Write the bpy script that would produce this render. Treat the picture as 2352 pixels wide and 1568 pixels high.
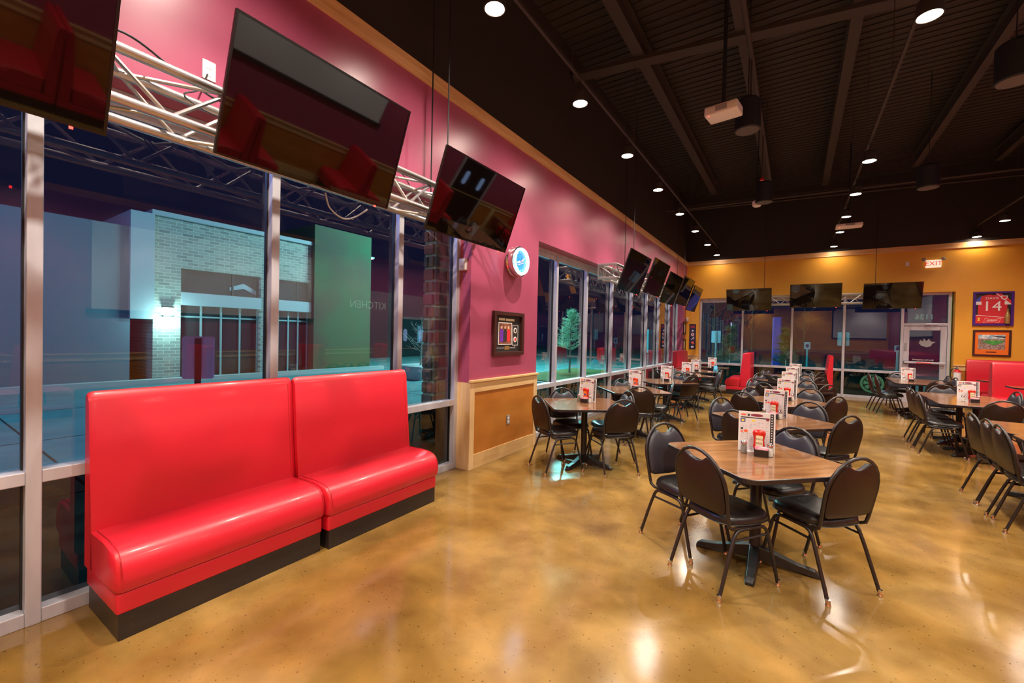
import bpy, bmesh, math, random
from mathutils import Vector, Matrix
R = math.radians
rnd = random.Random(11)
for o in list(bpy.data.objects): bpy.data.objects.remove(o)
scene = bpy.context.scene
C = scene.collection

# ------------------------------------------------------------------ camera
cam_d = bpy.data.cameras.new('camera'); cam = bpy.data.objects.new('camera', cam_d); C.objects.link(cam)
cam_d.sensor_width = 36; cam_d.lens = 975.815 / 2352 * 36; cam_d.clip_end = 300
def cam_matrix(yaw, pitch, roll, loc):
    f = Vector((-math.sin(yaw)*math.cos(pitch), math.cos(yaw)*math.cos(pitch), -math.sin(pitch)))
    r = Vector((math.cos(yaw), math.sin(yaw), 0)); u = r.cross(f)
    c, s = math.cos(roll), math.sin(roll)
    rr = r*c + u*s; uu = -r*s + u*c
    m = Matrix((rr, uu, -f)).transposed().to_4x4(); m.translation = loc
    return m
cam.matrix_world = cam_matrix(R(33.6202), R(.8347), R(1.2434), Vector((3.1683, 0, 1.6)))
scene.camera = cam

# ------------------------------------------------------------------ world, exposure
scene.view_settings.view_transform = 'Standard'; scene.view_settings.look = 'None'
scene.view_settings.gamma = 1; scene.view_settings.use_curve_mapping = False
scene.view_settings.exposure = 0.55
world = bpy.data.worlds.new('night_sky'); scene.world = world; world.use_nodes = True
world.node_tree.nodes['Background'].inputs[0].default_value = (0.010, 0.009, 0.032, 1)
world.node_tree.nodes['Background'].inputs[1].default_value = 0.5
SPOT_W = 165
def add_light(name, kind, loc, power, color, **kw):
    d = bpy.data.lights.new(name, kind); d.energy = power; d.color = color
    for k, v in kw.items(): setattr(d, k, v)
    o = bpy.data.objects.new(name, d); C.objects.link(o); o.location = loc
    return o
# unseen point lights added over the car park: bluish near, green-white further on
add_light('car_park_fill', 'POINT', (-6.5, -2.5, 6.5), 800, (.38, .42, 1), shadow_soft_size=.3)
add_light('car_park_fill', 'POINT', (-7.0, 14.5, 7.0), 2300, (.62, .92, 1), shadow_soft_size=.3)
add_light('car_park_fill', 'POINT', (-6.5, 19.0, 7.0), 2900, (.30, 1, .9), shadow_soft_size=.3)
add_light('car_park_fill', 'POINT', (6.5, 22.0, 5.0), 120, (.6, .85, 1), shadow_soft_size=.3)

# ------------------------------------------------------------------ materials
def mat(name, base, rough=.5, metal=0, spec=.5, emit=None, es=1, coat=0, bump=None, mix=None, coords='Object', alpha=None):
    """mix = (scale, colour2, lo, hi, stretch xyz[, detail]); bump = (scale, strength, stretch)"""
    m = bpy.data.materials.new(name); m.use_nodes = True
    nt = m.node_tree; b = nt.nodes['Principled BSDF']
    b.inputs['Base Color'].default_value = (*base, 1); b.inputs['Roughness'].default_value = rough
    b.inputs['Metallic'].default_value = metal; b.inputs['Specular IOR Level'].default_value = spec
    b.inputs['Coat Weight'].default_value = coat; b.inputs['Coat Roughness'].default_value = .12
    if emit: b.inputs['Emission Color'].default_value = (*emit, 1); b.inputs['Emission Strength'].default_value = es
    if mix or bump:
        tc = nt.nodes.new('ShaderNodeTexCoord')
        def noise(scale, st, detail=6):
            mp = nt.nodes.new('ShaderNodeMapping'); mp.inputs['Scale'].default_value = st
            nt.links.new(tc.outputs[coords], mp.inputs['Vector'])
            n = nt.nodes.new('ShaderNodeTexNoise'); n.inputs['Scale'].default_value = scale
            n.inputs['Detail'].default_value = detail
            nt.links.new(mp.outputs[0], n.inputs['Vector']); return n
        if mix:
            n = noise(mix[0], mix[4] if len(mix) > 4 else (1, 1, 1))
            r = nt.nodes.new('ShaderNodeValToRGB')
            r.color_ramp.elements[0].position = mix[2]; r.color_ramp.elements[0].color = (*base, 1)
            r.color_ramp.elements[1].position = mix[3]; r.color_ramp.elements[1].color = (*mix[1], 1)
            nt.links.new(n.outputs[0], r.inputs[0]); nt.links.new(r.outputs[0], b.inputs['Base Color'])
        if bump:
            n = noise(bump[0], bump[2] if len(bump) > 2 else (1, 1, 1))
            bp = nt.nodes.new('ShaderNodeBump'); bp.inputs['Strength'].default_value = bump[1]; bp.inputs['Distance'].default_value = .01
            nt.links.new(n.outputs[0], bp.inputs['Height']); nt.links.new(bp.outputs[0], b.inputs['Normal'])
    return m
M = {}
M['plum'] = mat('raspberry wall paint', (.345, .062, .125), .33, mix=(3, (.37, .07, .135), .35, .65), bump=(180, .03))
M['gold'] = mat('golden orange wall paint', (.74, .34, .03), .40, mix=(2, (.79, .37, .035), .3, .7), bump=(180, .03))
M['black_paint'] = mat('black ceiling paint', (.024, .018, .017), .75)
M['beam'] = mat('dark painted steel', (.034, .025, .023), .7)
M['trimwood'] = mat('honey pine trim', (.62, .33, .13), .4, mix=(3, (.80, .48, .22), .3, .7, (5, .6, 9)))
M['maple'] = mat('pale varnished maple', (.66, .42, .19), .35, mix=(3.5, (.80, .57, .30), .3, .7, (6, 6, .7)))
M['maple_h'] = mat('pale varnished maple along the wall', (.62, .38, .15), .35, mix=(3.5, (.76, .52, .24), .3, .7, (6, .7, 6)))
M['ply'] = mat('amber plywood', (.42, .14, .02), .33, mix=(1.6, (.56, .22, .04), .3, .75, (1, 1, 3)))
M['alu'] = mat('brushed aluminium frame', (.60, .60, .67), .38, .35, mix=(8, (.48, .48, .53), .35, .7, (1, 1, .2)))
M['gasket'] = mat('black rubber gasket', (.012, .012, .013), .5)
M['truss'] = mat('silver truss tube', (.55, .52, .51), .3, .8)
M['tvblack'] = mat('glossy black plastic', (.01, .009, .009), .25)
M['screen'] = mat('dark glass screen', (.006, .004, .004), .03, spec=.6)
M['red'] = mat('red vinyl', (.60, .010, .026), .38, bump=(260, .05), coat=.12)
M['redseam'] = mat('dark red piping', (.42, .008, .016), .4)
M['blackwood'] = mat('black laminate plinth', (.02, .014, .013), .35, mix=(30, (.032, .024, .022), .62, .7))
M['shell'] = mat('dark brown chair back shell', (.020, .0075, .0035), .42, spec=.35)
M['vinyl'] = mat('black seat vinyl', (.012, .0095, .010), .34, coat=.05, bump=(300, .05))
M['vinylback'] = mat('dark grey backrest vinyl', (.030, .027, .037), .42, bump=(300, .05))
M['frame'] = mat('bronze black enamel tube', (.016, .010, .009), .36)
M['chrome'] = mat('chrome', (.8, .78, .76), .12, 1)
M['tabletop'] = mat('walnut laminate', (.15, .062, .028), .13, mix=(2.4, (.29, .14, .06), .34, .70, (1, 9, 1)), coat=.3)
M['tableedge'] = mat('black vinyl table edge', (.018, .012, .013), .3)
M['castiron'] = mat('black cast iron', (.012, .01, .01), .4)
M['white'] = mat('white card', (.8, .76, .74), .5)
M['paper'] = mat('printed paper', (.66, .62, .62), .5)
M['ink'] = mat('black ink', (.03, .025, .03), .5)
M['greyink'] = mat('grey print', (.3, .28, .29), .5)
M['maroonink'] = mat('maroon print', (.22, .02, .05), .5)
M['blueink'] = mat('blue print', (.03, .06, .3), .5)
M['yellowink'] = mat('yellow print', (.8, .6, .05), .5)
M['redink'] = mat('orange red print', (.8, .12, .04), .5)
M['ketchup'] = mat('red ketchup bottle plastic', (.55, .018, .01), .22, coat=.4)
M['orange_label'] = mat('orange label', (.9, .2, .02), .4)
M['cream'] = mat('cream label', (.75, .66, .42), .4)
M['pink'] = mat('pink paper packets', (.85, .25, .38), .5, mix=(40, (.9, .55, .6), .45, .55))
M['salt'] = mat('white salt', (.82, .8, .77), .4)
M['pepper'] = mat('ground pepper', (.14, .12, .1), .4, mix=(200, (.35, .33, .3), .4, .6))
M['acrylic'] = mat('clear acrylic edge', (.7, .7, .72), .15)
M['chair_blue'] = mat('blue chair back colour', (.02, .18, .3), .6)
M['darkwood'] = mat('dark stained picture frame', (.05, .015, .012), .35)
M['matblack'] = mat('black picture mat', (.02, .018, .018), .5)
M['purple'] = mat('purple print', (.16, .03, .42), .5)
M['photo_red'] = mat('red print', (.7, .03, .03), .5)
M['photo_brown'] = mat('dark brown print', (.12, .04, .03), .5, mix=(30, (.3, .12, .06), .4, .6))
M['skin'] = mat('face tone print', (.75, .42, .28), .5)
M['frameblue'] = mat('deep violet frame', (.06, .015, .2), .35)
M['jersey'] = mat('red shirt cloth', (.62, .02, .03), .55, bump=(30, .4))
M['jerseyblue'] = mat('blue shirt cloth', (.04, .09, .5), .55)
M['orangemat'] = mat('orange picture mat', (.85, .16, .01), .5)
M['skyprint'] = mat('cloudy sky print', (.3, .45, .55), .5, mix=(14, (.8, .82, .8), .45, .6))
M['green'] = mat('green field print', (.05, .28, .05), .5, mix=(10, (.1, .4, .08), .4, .6))
M['crowd'] = mat('stand print', (.2, .1, .08), .5, mix=(60, (.5, .4, .35), .45, .6))
M['gold_metal'] = mat('gold bottle', (.45, .3, .1), .3, .6)
M['navy'] = mat('navy banner', (.025, .015, .07), .5)
M['whiteplastic'] = mat('white plastic', (.72, .66, .64), .4)
M['speaker'] = mat('black speaker can', (.006, .008, .014), .6)
M['grille'] = mat('grey speaker grille', (.09, .075, .07), .6)
M['redled'] = mat('red indicator light', (.5, 0, 0), .5, emit=(1, .03, .02), es=6)
M['lampglow'] = mat('lit lamp lens', (1, .9, .75), .5, emit=(1, .86, .66), es=60)
M['neon'] = mat('white neon tube', (.8, .9, 1), .5, emit=(.55, .72, 1), es=5)
M['neonblue'] = mat('lit blue clock face', (.02, .2, .6), .4, emit=(.01, .16, .6), es=.9)
M['exitwhite'] = mat('lit exit sign face', (.8, .75, .6), .4, emit=(1, .88, .66), es=.5)
M['exitred'] = mat('exit sign letters', (.8, .02, .02), .4, emit=(.9, .02, .02), es=.35)
M['extred'] = mat('red extinguisher paint', (.6, .01, .01), .25)
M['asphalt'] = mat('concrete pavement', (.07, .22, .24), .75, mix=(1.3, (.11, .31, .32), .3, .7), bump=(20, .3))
M['curb'] = mat('concrete curb', (.42, .45, .45), .8, bump=(20, .3))
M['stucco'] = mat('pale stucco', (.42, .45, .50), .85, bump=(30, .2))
M['stucco_bluelit'] = mat('grey blue-lit stucco', (.12, .19, .24), .85, bump=(30, .2))  # blue light falling on the low wall is put into this colour
M['stucco_greenlit'] = mat('green-lit stucco', (.04, .11, .05), .85, mix=(.5, (.075, .07, .045), .4, .65))  # green light on the tower is put into the colour, mottled brownish
M['darkglass'] = mat('dark shop glass', (.02, .03, .035), .12)
M['mulch'] = mat('mulch and grass', (.08, .10, .03), .9, mix=(30, (.16, .2, .06), .4, .6), bump=(20, .8))
M['bark'] = mat('pale bark', (.35, .33, .28), .8)
M['needles'] = mat('green needles', (.25, .55, .36), .7, mix=(8, (.4, .7, .5), .4, .6))
M['dimgreen'] = mat('dull green needles', (.05, .10, .04), .8)
M['darkbark'] = mat('dark bark', (.06, .045, .035), .9)
M['woods'] = mat('brown winter twigs', (.09, .06, .03), .9)
M['signback'] = mat('aluminium sign back', (.62, .45, .95), .4, .0)
M['signblue'] = mat('pale blue sign face', (.35, .6, .75), .5)
M['cyanpanel'] = mat('cyan painted panel', (.08, .55, .65), .5)
M['post'] = mat('dark maroon post', (.06, .01, .015), .5)
M['galv'] = mat('galvanised post', (.4, .5, .52), .4, .4)
M['teal'] = mat('pale teal vinyl lettering', (.30, .62, .58), .5)
M['greenvinyl'] = mat('green vinyl decal', (.03, .16, .09), .5)
M['lampwhite'] = mat('lit wall lamp', (1, 1, 1), .5, emit=(.75, 1, .95), es=14)
M['streetglow'] = mat('lit street lamp', (1, 1, 1), .5, emit=(.5, .9, 1), es=20)
M['projwhite'] = mat('projection screen cloth', (.62, .64, .68), .8)
M['reflection_blue'] = mat('blue neon reflection colour', (.02, .04, .35), .5)  # colour of the blue neon reflection, given to a solid block

def nodes_of(name):
    m = bpy.data.materials.new(name); m.use_nodes = True; nt = m.node_tree
    for n in list(nt.nodes): nt.nodes.remove(n)
    return m, nt, nt.nodes.new('ShaderNodeOutputMaterial')
def glass(name, tint, k):
    m, nt, out = nodes_of(name)
    tr = nt.nodes.new('ShaderNodeBsdfTransparent'); tr.inputs[0].default_value = (*tint, 1)
    gl = nt.nodes.new('ShaderNodeBsdfGlossy'); gl.inputs['Roughness'].default_value = .012
    fr = nt.nodes.new('ShaderNodeFresnel'); fr.inputs['IOR'].default_value = 1.5
    mu = nt.nodes.new('ShaderNodeMath'); mu.operation = 'MULTIPLY'; mu.inputs[1].default_value = k; mu.use_clamp = True
    mx = nt.nodes.new('ShaderNodeMixShader')
    ge = nt.nodes.new('ShaderNodeNewGeometry'); sb = nt.nodes.new('ShaderNodeMath'); sb.operation = 'SUBTRACT'; sb.inputs[0].default_value = 1
    m2 = nt.nodes.new('ShaderNodeMath'); m2.operation = 'MULTIPLY'      # the back face of a pane adds no second mirror image
    nt.links.new(ge.outputs['Backfacing'], sb.inputs[1]); nt.links.new(fr.outputs[0], mu.inputs[0])
    nt.links.new(mu.outputs[0], m2.inputs[0]); nt.links.new(sb.outputs[0], m2.inputs[1]); nt.links.new(m2.outputs[0], mx.inputs[0])
    nt.links.new(tr.outputs[0], mx.inputs[1]); nt.links.new(gl.outputs[0], mx.inputs[2])
    nt.links.new(mx.outputs[0], out.inputs[0]); return m
M['glass'] = glass('clear teal tinted glass', (.80, .93, .95), 2.4)
M['glasslow'] = glass('dark lower glass', (.14, .22, .21), 2.6)
M['shaker'] = glass('shaker glass', (.92, .93, .92), 1.2)

def floor_material():
    m, nt, out = nodes_of('polished stained concrete')
    b = nt.nodes.new('ShaderNodeBsdfPrincipled'); nt.links.new(b.outputs[0], out.inputs[0])
    tc = nt.nodes.new('ShaderNodeTexCoord')
    def noise(scale, detail=8, dist=0.0):
        n = nt.nodes.new('ShaderNodeTexNoise'); n.inputs['Scale'].default_value = scale
        n.inputs['Detail'].default_value = detail; n.inputs['Distortion'].default_value = dist
        nt.links.new(tc.outputs['Object'], n.inputs['Vector']); return n
    def ramp(src, stops):
        r = nt.nodes.new('ShaderNodeValToRGB'); e = r.color_ramp.elements
        while len(e) < len(stops): e.new(.5)
        for i, (p, c) in enumerate(stops): e[i].position = p; e[i].color = (*c, 1)
        nt.links.new(src, r.inputs[0]); return r
    n1 = noise(.9, 9, .35); n2 = noise(3.0, 10, .25); n3 = noise(55, 3)
    r1 = ramp(n1.outputs[0], [(.30, (.135, .066, .015)), (.45, (.21, .112, .026)), (.57, (.27, .158, .048)), (.72, (.155, .085, .038))])
    r2 = ramp(n2.outputs[0], [(.34, (.48, .42, .36)), (.52, (.92, .92, .90)), (.68, (1.35, 1.3, 1.2))])
    mu = nt.nodes.new('ShaderNodeMix'); mu.data_type = 'RGBA'; mu.blend_type = 'MULTIPLY'; mu.inputs[0].default_value = .5
    nt.links.new(r1.outputs[0], mu.inputs[6]); nt.links.new(r2.outputs[0], mu.inputs[7])
    r3 = ramp(n3.outputs[0], [(.29, (.25, .2, .15)), (.34, (1, 1, 1))])
    mv = nt.nodes.new('ShaderNodeMix'); mv.data_type = 'RGBA'; mv.blend_type = 'MULTIPLY'; mv.inputs[0].default_value = .8
    nt.links.new(mu.outputs[2], mv.inputs[6]); nt.links.new(r3.outputs[0], mv.inputs[7])
    nt.links.new(mv.outputs[2], b.inputs['Base Color'])
    rr = nt.nodes.new('ShaderNodeMapRange'); rr.inputs[3].default_value = .07; rr.inputs[4].default_value = .19
    nt.links.new(n2.outputs[0], rr.inputs[0]); nt.links.new(rr.outputs[0], b.inputs['Roughness'])
    bp = nt.nodes.new('ShaderNodeBump'); bp.inputs['Strength'].default_value = .04; bp.inputs['Distance'].default_value = .01
    nt.links.new(n2.outputs[0], bp.inputs['Height']); nt.links.new(bp.outputs[0], b.inputs['Normal'])
    b.inputs['Specular IOR Level'].default_value = .6
    return m
M['floor'] = floor_material()
def brick_material():
    m, nt, out = nodes_of('grey painted brick')
    b = nt.nodes.new('ShaderNodeBsdfPrincipled'); nt.links.new(b.outputs[0], out.inputs[0]); b.inputs['Roughness'].default_value = .85
    tc = nt.nodes.new('ShaderNodeTexCoord'); sp = nt.nodes.new('ShaderNodeSeparateXYZ'); cb = nt.nodes.new('ShaderNodeCombineXYZ')
    nt.links.new(tc.outputs['Object'], sp.inputs[0]); nt.links.new(sp.outputs['Y'], cb.inputs['X']); nt.links.new(sp.outputs['Z'], cb.inputs['Y'])
    br = nt.nodes.new('ShaderNodeTexBrick'); nt.links.new(cb.outputs[0], br.inputs['Vector'])
    br.inputs['Scale'].default_value = 1; br.inputs['Brick Width'].default_value = .3; br.inputs['Row Height'].default_value = .1
    br.inputs['Mortar Size'].default_value = .012
    br.inputs['Color1'].default_value = (.40, .38, .34, 1); br.inputs['Color2'].default_value = (.24, .23, .21, 1); br.inputs['Mortar'].default_value = (.52, .52, .48, 1)
    nt.links.new(br.outputs[0], b.inputs['Base Color'])
    bp = nt.nodes.new('ShaderNodeBump'); bp.inputs['Distance'].default_value = .02; bp.invert = True
    nt.links.new(br.outputs[1], bp.inputs['Height']); nt.links.new(bp.outputs[0], b.inputs['Normal'])
    return m
M['brickwall'] = brick_material()

# ------------------------------------------------------------------ mesh helpers
class MB:
    def __init__(s): s.v = []; s.f = []; s.m = []
    def add(s, vs, fs, mi=0):
        n = len(s.v); s.v += [tuple(v) for v in vs]; s.f += [tuple(i+n for i in f) for f in fs]; s.m += [mi]*len(fs); return s
    def box(s, a, b, mi=0):
        x0, y0, z0 = (min(a[i], b[i]) for i in range(3)); x1, y1, z1 = (max(a[i], b[i]) for i in range(3))
        return s.add([(x0,y0,z0),(x1,y0,z0),(x1,y1,z0),(x0,y1,z0),(x0,y0,z1),(x1,y0,z1),(x1,y1,z1),(x0,y1,z1)],
                     [(3,2,1,0),(4,5,6,7),(0,1,5,4),(1,2,6,5),(2,3,7,6),(3,0,4,7)], mi)
    def tube(s, pts, r, n=8, mi=0, closed=False, cap=True):
        P = [Vector(p) for p in pts]; N = len(P); rs = r if isinstance(r, (list, tuple)) else [r]*N
        ring = []; up = None
        for i in range(N):
            a = P[(i-1) % N] if (closed or i > 0) else P[i]; b = P[(i+1) % N] if (closed or i < N-1) else P[i]
            t = (b-a).normalized()
            if up is None:
                up = Vector((0, 0, 1)) if abs(t.z) < .9 else Vector((1, 0, 0))
            side = t.cross(up)
            if side.length < 1e-4: side = t.cross(Vector((0, 1, 0)))
            side.normalize(); up = side.cross(t).normalized()
            ring.append([P[i] + (side*math.cos(2*math.pi*k/n) + up*math.sin(2*math.pi*k/n))*rs[i] for k in range(n)])
        vs = [v for rg in ring for v in rg]; fs = []
        for i in range(N if closed else N-1):
            j = (i+1) % N
            for k in range(n): fs.append((i*n+k, i*n+(k+1) % n, j*n+(k+1) % n, j*n+k))
        if not closed and cap: fs.append(tuple(range(n-1, -1, -1))); fs.append(tuple((N-1)*n+k for k in range(n)))
        return s.add(vs, fs, mi)
    def lathe(s, prof, c=(0, 0, 0), n=16, mi=0, sx=1, sy=1, axis='z'):
        vs = []
        for r, z in prof:
            for k in range(n):
                a = 2*math.pi*k/n; p = (r*math.cos(a)*sx, r*math.sin(a)*sy, z)
                if axis == 'x': p = (p[2], p[0], p[1])
                if axis == 'y': p = (p[0], p[2], p[1])
                vs.append((p[0]+c[0], p[1]+c[1], p[2]+c[2]))
        fs = []
        for i in range(len(prof)-1):
            for k in range(n): fs.append((i*n+k, i*n+(k+1) % n, (i+1)*n+(k+1) % n, (i+1)*n+k))
        fs.append(tuple(range(n-1, -1, -1))); fs.append(tuple((len(prof)-1)*n+k for k in range(n)))
        return s.add(vs, fs, mi)
    def prism(s, poly, a, b, axis='z', mi=0):
        """poly of 2-D points extruded from a to b along axis; 2-D = the other two axes in order"""
        n = len(poly)
        def P(p, h):
            return {'z': (p[0], p[1], h), 'y': (p[0], h, p[1]), 'x': (h, p[0], p[1])}[axis]
        vs = [P(p, a) for p in poly] + [P(p, b) for p in poly]
        fs = [tuple(range(n-1, -1, -1)), tuple(range(n, 2*n))] + [(i, (i+1) % n, n+(i+1) % n, n+i) for i in range(n)]
        return s.add(vs, fs, mi)
    def mesh(s, name, mats, smooth=False, bevel=0, seg=2, angle=35):
        me = bpy.data.meshes.new(name); me.from_pydata(s.v, [], s.f)
        mats = mats if isinstance(mats, (list, tuple)) else [mats]
        for m in mats: me.materials.append(M[m] if isinstance(m, str) else m)
        for p, i in zip(me.polygons, s.m): p.material_index = i
        bm = bmesh.new(); bm.from_mesh(me)
        bmesh.ops.recalc_face_normals(bm, faces=bm.faces)
        if bevel:
            es = [e for e in bm.edges if len(e.link_faces) == 2 and e.calc_face_angle(0) > R(angle)]
            bmesh.ops.bevel(bm, geom=es, offset=bevel, segments=seg, profile=.5, affect='EDGES', clamp_overlap=True)
        bm.to_mesh(me); bm.free()
        if smooth:
            me.polygons.foreach_set('use_smooth', [True]*len(me.polygons))
            try: me.set_sharp_from_angle(angle=R(smooth if smooth is not True else 40))
            except Exception: pass
        return me
    def build(s, name, mats, parent=None, **kw):
        o = bpy.data.objects.new(name, s.mesh(name, mats, **kw)); C.objects.link(o)
        if parent: o.parent = parent
        return o
def link(name, me, parent=None, mw=None):
    o = bpy.data.objects.new(name, me); C.objects.link(o)
    if parent: o.parent = parent
    if mw is not None: o.matrix_local = mw
    return o
def tag(o, label=None, cat=None, group=None, kind=None):
    if label: o['label'] = label
    if cat: o['category'] = cat
    if group: o['group'] = group
    if kind: o['kind'] = kind
    return o
def empty(name, loc=(0, 0, 0), rz=0, label=None, cat=None, group=None, kind=None):
    o = bpy.data.objects.new(name, None); C.objects.link(o); o.location = loc; o.rotation_euler = (0, 0, rz); o.empty_display_size = .1
    return tag(o, label, cat, group, kind)
kids = {}
def copy_tree(o, loc, rz, label, group=None):
    r = o.copy(); C.objects.link(r); r.location = loc; r.rotation_euler = (0, 0, rz); r['label'] = label
    if group: r['group'] = group
    for ch in kids[o.name]:
        c = ch.copy(); C.objects.link(c); c.parent = r
        for g in kids.get(ch.name, []):
            d = g.copy(); C.objects.link(d); d.parent = c
    return r
def remember(root):
    kids[root.name] = [o for o in C.objects if o.parent == root]
    for c in kids[root.name]: kids[c.name] = [o for o in C.objects if o.parent == c]
def text(name, body, size, material, parent, mw, depth=.001, shear=0, align='CENTER'):
    cu = bpy.data.curves.new(name, 'FONT'); cu.body = body; cu.size = size; cu.extrude = depth; cu.shear = shear
    cu.align_x = align; cu.align_y = 'CENTER'; cu.resolution_u = 3
    t = bpy.data.objects.new('tmp', cu); C.objects.link(t)
    me = bpy.data.meshes.new_from_object(t.evaluated_get(bpy.context.evaluated_depsgraph_get()))
    bpy.data.objects.remove(t); me.materials.clear(); me.materials.append(M[material])
    return link(name, me, parent, mw)
def basis(right, up, origin):
    r = Vector(right).normalized(); u = Vector(up).normalized(); n = r.cross(u)
    m = Matrix((r, u, n)).transposed().to_4x4(); m.translation = origin; return m
def arc(cx, cy, r, a0, a1, n):
    return [(cx+r*math.cos(R(a0+(a1-a0)*i/n)), cy+r*math.sin(R(a0+(a1-a0)*i/n))) for i in range(n+1)]
def rrect(x0, y0, x1, y1, r, n=4):
    return arc(x1-r, y1-r, r, 0, 90, n)+arc(x0+r, y1-r, r, 90, 180, n)+arc(x0+r, y0+r, r, 180, 270, n)+arc(x1-r, y0+r, r, 270, 360, n)

# ------------------------------------------------------------------ room shell
YB = 15.654; XR = 8.0; YR = -3.0; ZT0, ZT1, ZH = 4.122, 4.262, 2.995; W = .171; TOP = 6.3
def struct(o): o['kind'] = 'structure'; return o
struct(MB().box((-.34, YR-.3, -.12), (XR+.3, YB+.34, 0)).build('floor', 'floor'))
# left wall: lower painted part with two window openings, black upper part
P0, P1, P2, P3 = -2.6, 3.87, 5.42, 15.22
wl = empty('wall_left', kind='structure')
b = MB(); T = -.34
b.box((T, YR, 0), (0, P0, ZT1)).box((T, P0, ZH), (0, P1, ZT1)).box((T, P1, 0), (0, P2, ZT1)).box((T, P2, ZH), (0, P3, ZT1)).box((T, P3, 0), (0, YB+.34, ZT1))
b.build('painted_wall', 'plum', wl)
MB().box((T, YR, ZT1), (0, YB+.34, TOP)).build('black_upper_wall', 'black_paint', wl)
# back wall: opening X .40-6.66, Z 0-2.995
wb = empty('wall_back', kind='structure')
MB().box((0, YB, 0), (.42, YB+.34, ZT1)).box((.42, YB, ZH), (6.64, YB+.34, ZT1)).box((6.64, YB, 0), (XR+.3, YB+.34, ZT1)).build('painted_wall', 'gold', wb)
MB().box((0, YB, ZT1), (XR+.3, YB+.34, TOP)).build('black_upper_wall', 'black_paint', wb)
wr = empty('wall_right', kind='structure')
MB().box((XR, YR, 0), (XR+.3, YB, ZT1)).build('painted_wall', 'plum', wr)
MB().box((XR, YR, ZT1), (XR+.3, YB, TOP)).build('black_upper_wall', 'black_paint', wr)
wq = empty('wall_rear', kind='structure')
MB().box((0, YR-.3, 0), (XR, YR, ZT1)).build('painted_wall', 'gold', wq)
MB().box((0, YR-.3, ZT1), (XR, YR, TOP)).build('black_upper_wall', 'black_paint', wq)
# ceiling: corrugated deck
cl = empty('ceiling', kind='structure')
MB().box((T, YR-.3, TOP), (XR+.3, YB+.34, TOP+.1)).build('deck', 'black_paint', cl)
rib = MB().box((0, -.03, -.016), (XR, .03, 0)).mesh('deck_rib', 'black_paint')
for k in range(115): link('deck_rib', rib, cl, Matrix.Translation((0, YR+.15+k*.16, TOP)))
# crown trims
struct(MB().box((0, YR, ZT0), (.028, YB, ZT1)).build('trim_1', 'trimwood'))
struct(MB().box((.028, YB-.028, ZT0), (XR, YB, ZT1)).build('trim_2', mat('honey pine trim along the back wall', (.62, .33, .13), .4, mix=(3, (.80, .48, .22), .3, .7, (.6, 5, 9)))))
struct(MB().box((XR-.028, YR, ZT0), (XR, YB-.028, ZT1)).build('trim_3', 'trimwood'))

# pier wainscot
def wainscot(name, origin, rz, length, back, side=0, h=1.06, stile0=.085, stile1=.085, outlet=True):
    """local: runs along +x, face towards -y"""
    t = empty(name, origin, rz, kind='structure'); hz = back
    MB().box((stile0, -.012, .17), (length-stile1, -.002, h-.15)).build('panel', 'ply', t)
    MB().box((0, -.024, 0), (stile0, 0, h-.03)).build('stile', 'maple', t, bevel=.002)
    MB().box((length-stile1, -.024, 0), (length, 0, h-.03)).build('stile', 'maple', t, bevel=.002)
    MB().box((stile0, -.024, .0), (length-stile1, 0, .17)).build('bottom_rail', hz, t, bevel=.002)
    MB().box((stile0, -.024, h-.15), (length-stile1, 0, h-.03)).build('top_rail', hz, t, bevel=.002)
    MB().box((-.012, -.045, h-.03), (length+.012, 0, h)).build('cap', hz, t, bevel=.006)
    if side: MB().box((-.004, -.02, 0), (0, side, h-.03)).build('side_board', 'maple', t)
    return t
M['maple_x'] = mat('pale varnished maple lying across', (.62, .38, .15), .35, mix=(3.5, (.76, .52, .24), .3, .7, (.7, 6, 6)))
wn = wainscot('trim_4', (0, P1, 0), R(90), P2-P1, 'maple_x', side=W)
tag(wn, None, None)
wainscot('trim_5', (0, YB, 0), 0, .42, 'maple_x', stile0=.07, stile1=.07)
wainscot('trim_6', (6.64, YB, 0), 0, 1.3, 'maple_x', h=1.08)
for i in range(6): wainscot('trim_%d' % (7+i), (XR, YB-i*3.0, 0), R(-90), 3.0, 'maple_x')
wainscot('trim_13', (XR, YR, 0), R(180), XR, 'maple_x')

# windows
def window(name, origin, rz, xs, z1, door=None, left_end=True):
    """local frame: x runs along the wall, y points out of doors, x positions of the vertical bars in xs"""
    t = empty(name, origin, rz, kind='structure'); hw = .03
    xa, xb = xs[0], xs[-1]
    for x in xs:
        MB().box((x-hw, 0, 0), (x+hw, .11, z1)).build('mullion', 'alu', t, bevel=.004)
        MB().box((x-hw-.008, .065, .07), (x+hw+.008, .10, z1-.06)).build('gasket', 'gasket', t)
    for k in range(len(xs)-1):
        a, c = xs[k]+hw, xs[k+1]-hw
        if door == k: continue
        MB().box((a, .004, 0), (c, .11, .075)).build('sill', 'alu', t, bevel=.004)
        MB().box((a, .004, .755), (c, .11, .8245)).build('rail', 'alu', t, bevel=.004)
        MB().box((a, .004, z1-.06), (c, .11, z1)).build('head', 'alu', t, bevel=.004)
        MB().box((a, .02, z1-.13), (c, .05, z1-.06)).build('blind_box', 'alu', t, bevel=.01)
        MB().box((a, .078, .8245), (c, .085, z1-.06)).build('pane', 'glass', t)
        MB().box((a, .078, .075), (c, .085, .755)).build('lower_pane', 'glasslow', t)
    return t
near = [-.75-1.25, -.75, .472, 1.715, 2.966, 3.845]
w1 = window('window_1', (-W, 0, 0), R(90), [P0+.03]+near, ZH)
farm = [5.45, 6.375, 7.61, 8.98, 10.31, 11.6, 12.83, 14.11, 15.19]
w2 = window('window_2', (-W, 0, 0), R(90), farm, ZH)
bx = [.45, 1.73, 3.09, 4.37, 5.65, 6.58]
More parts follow.
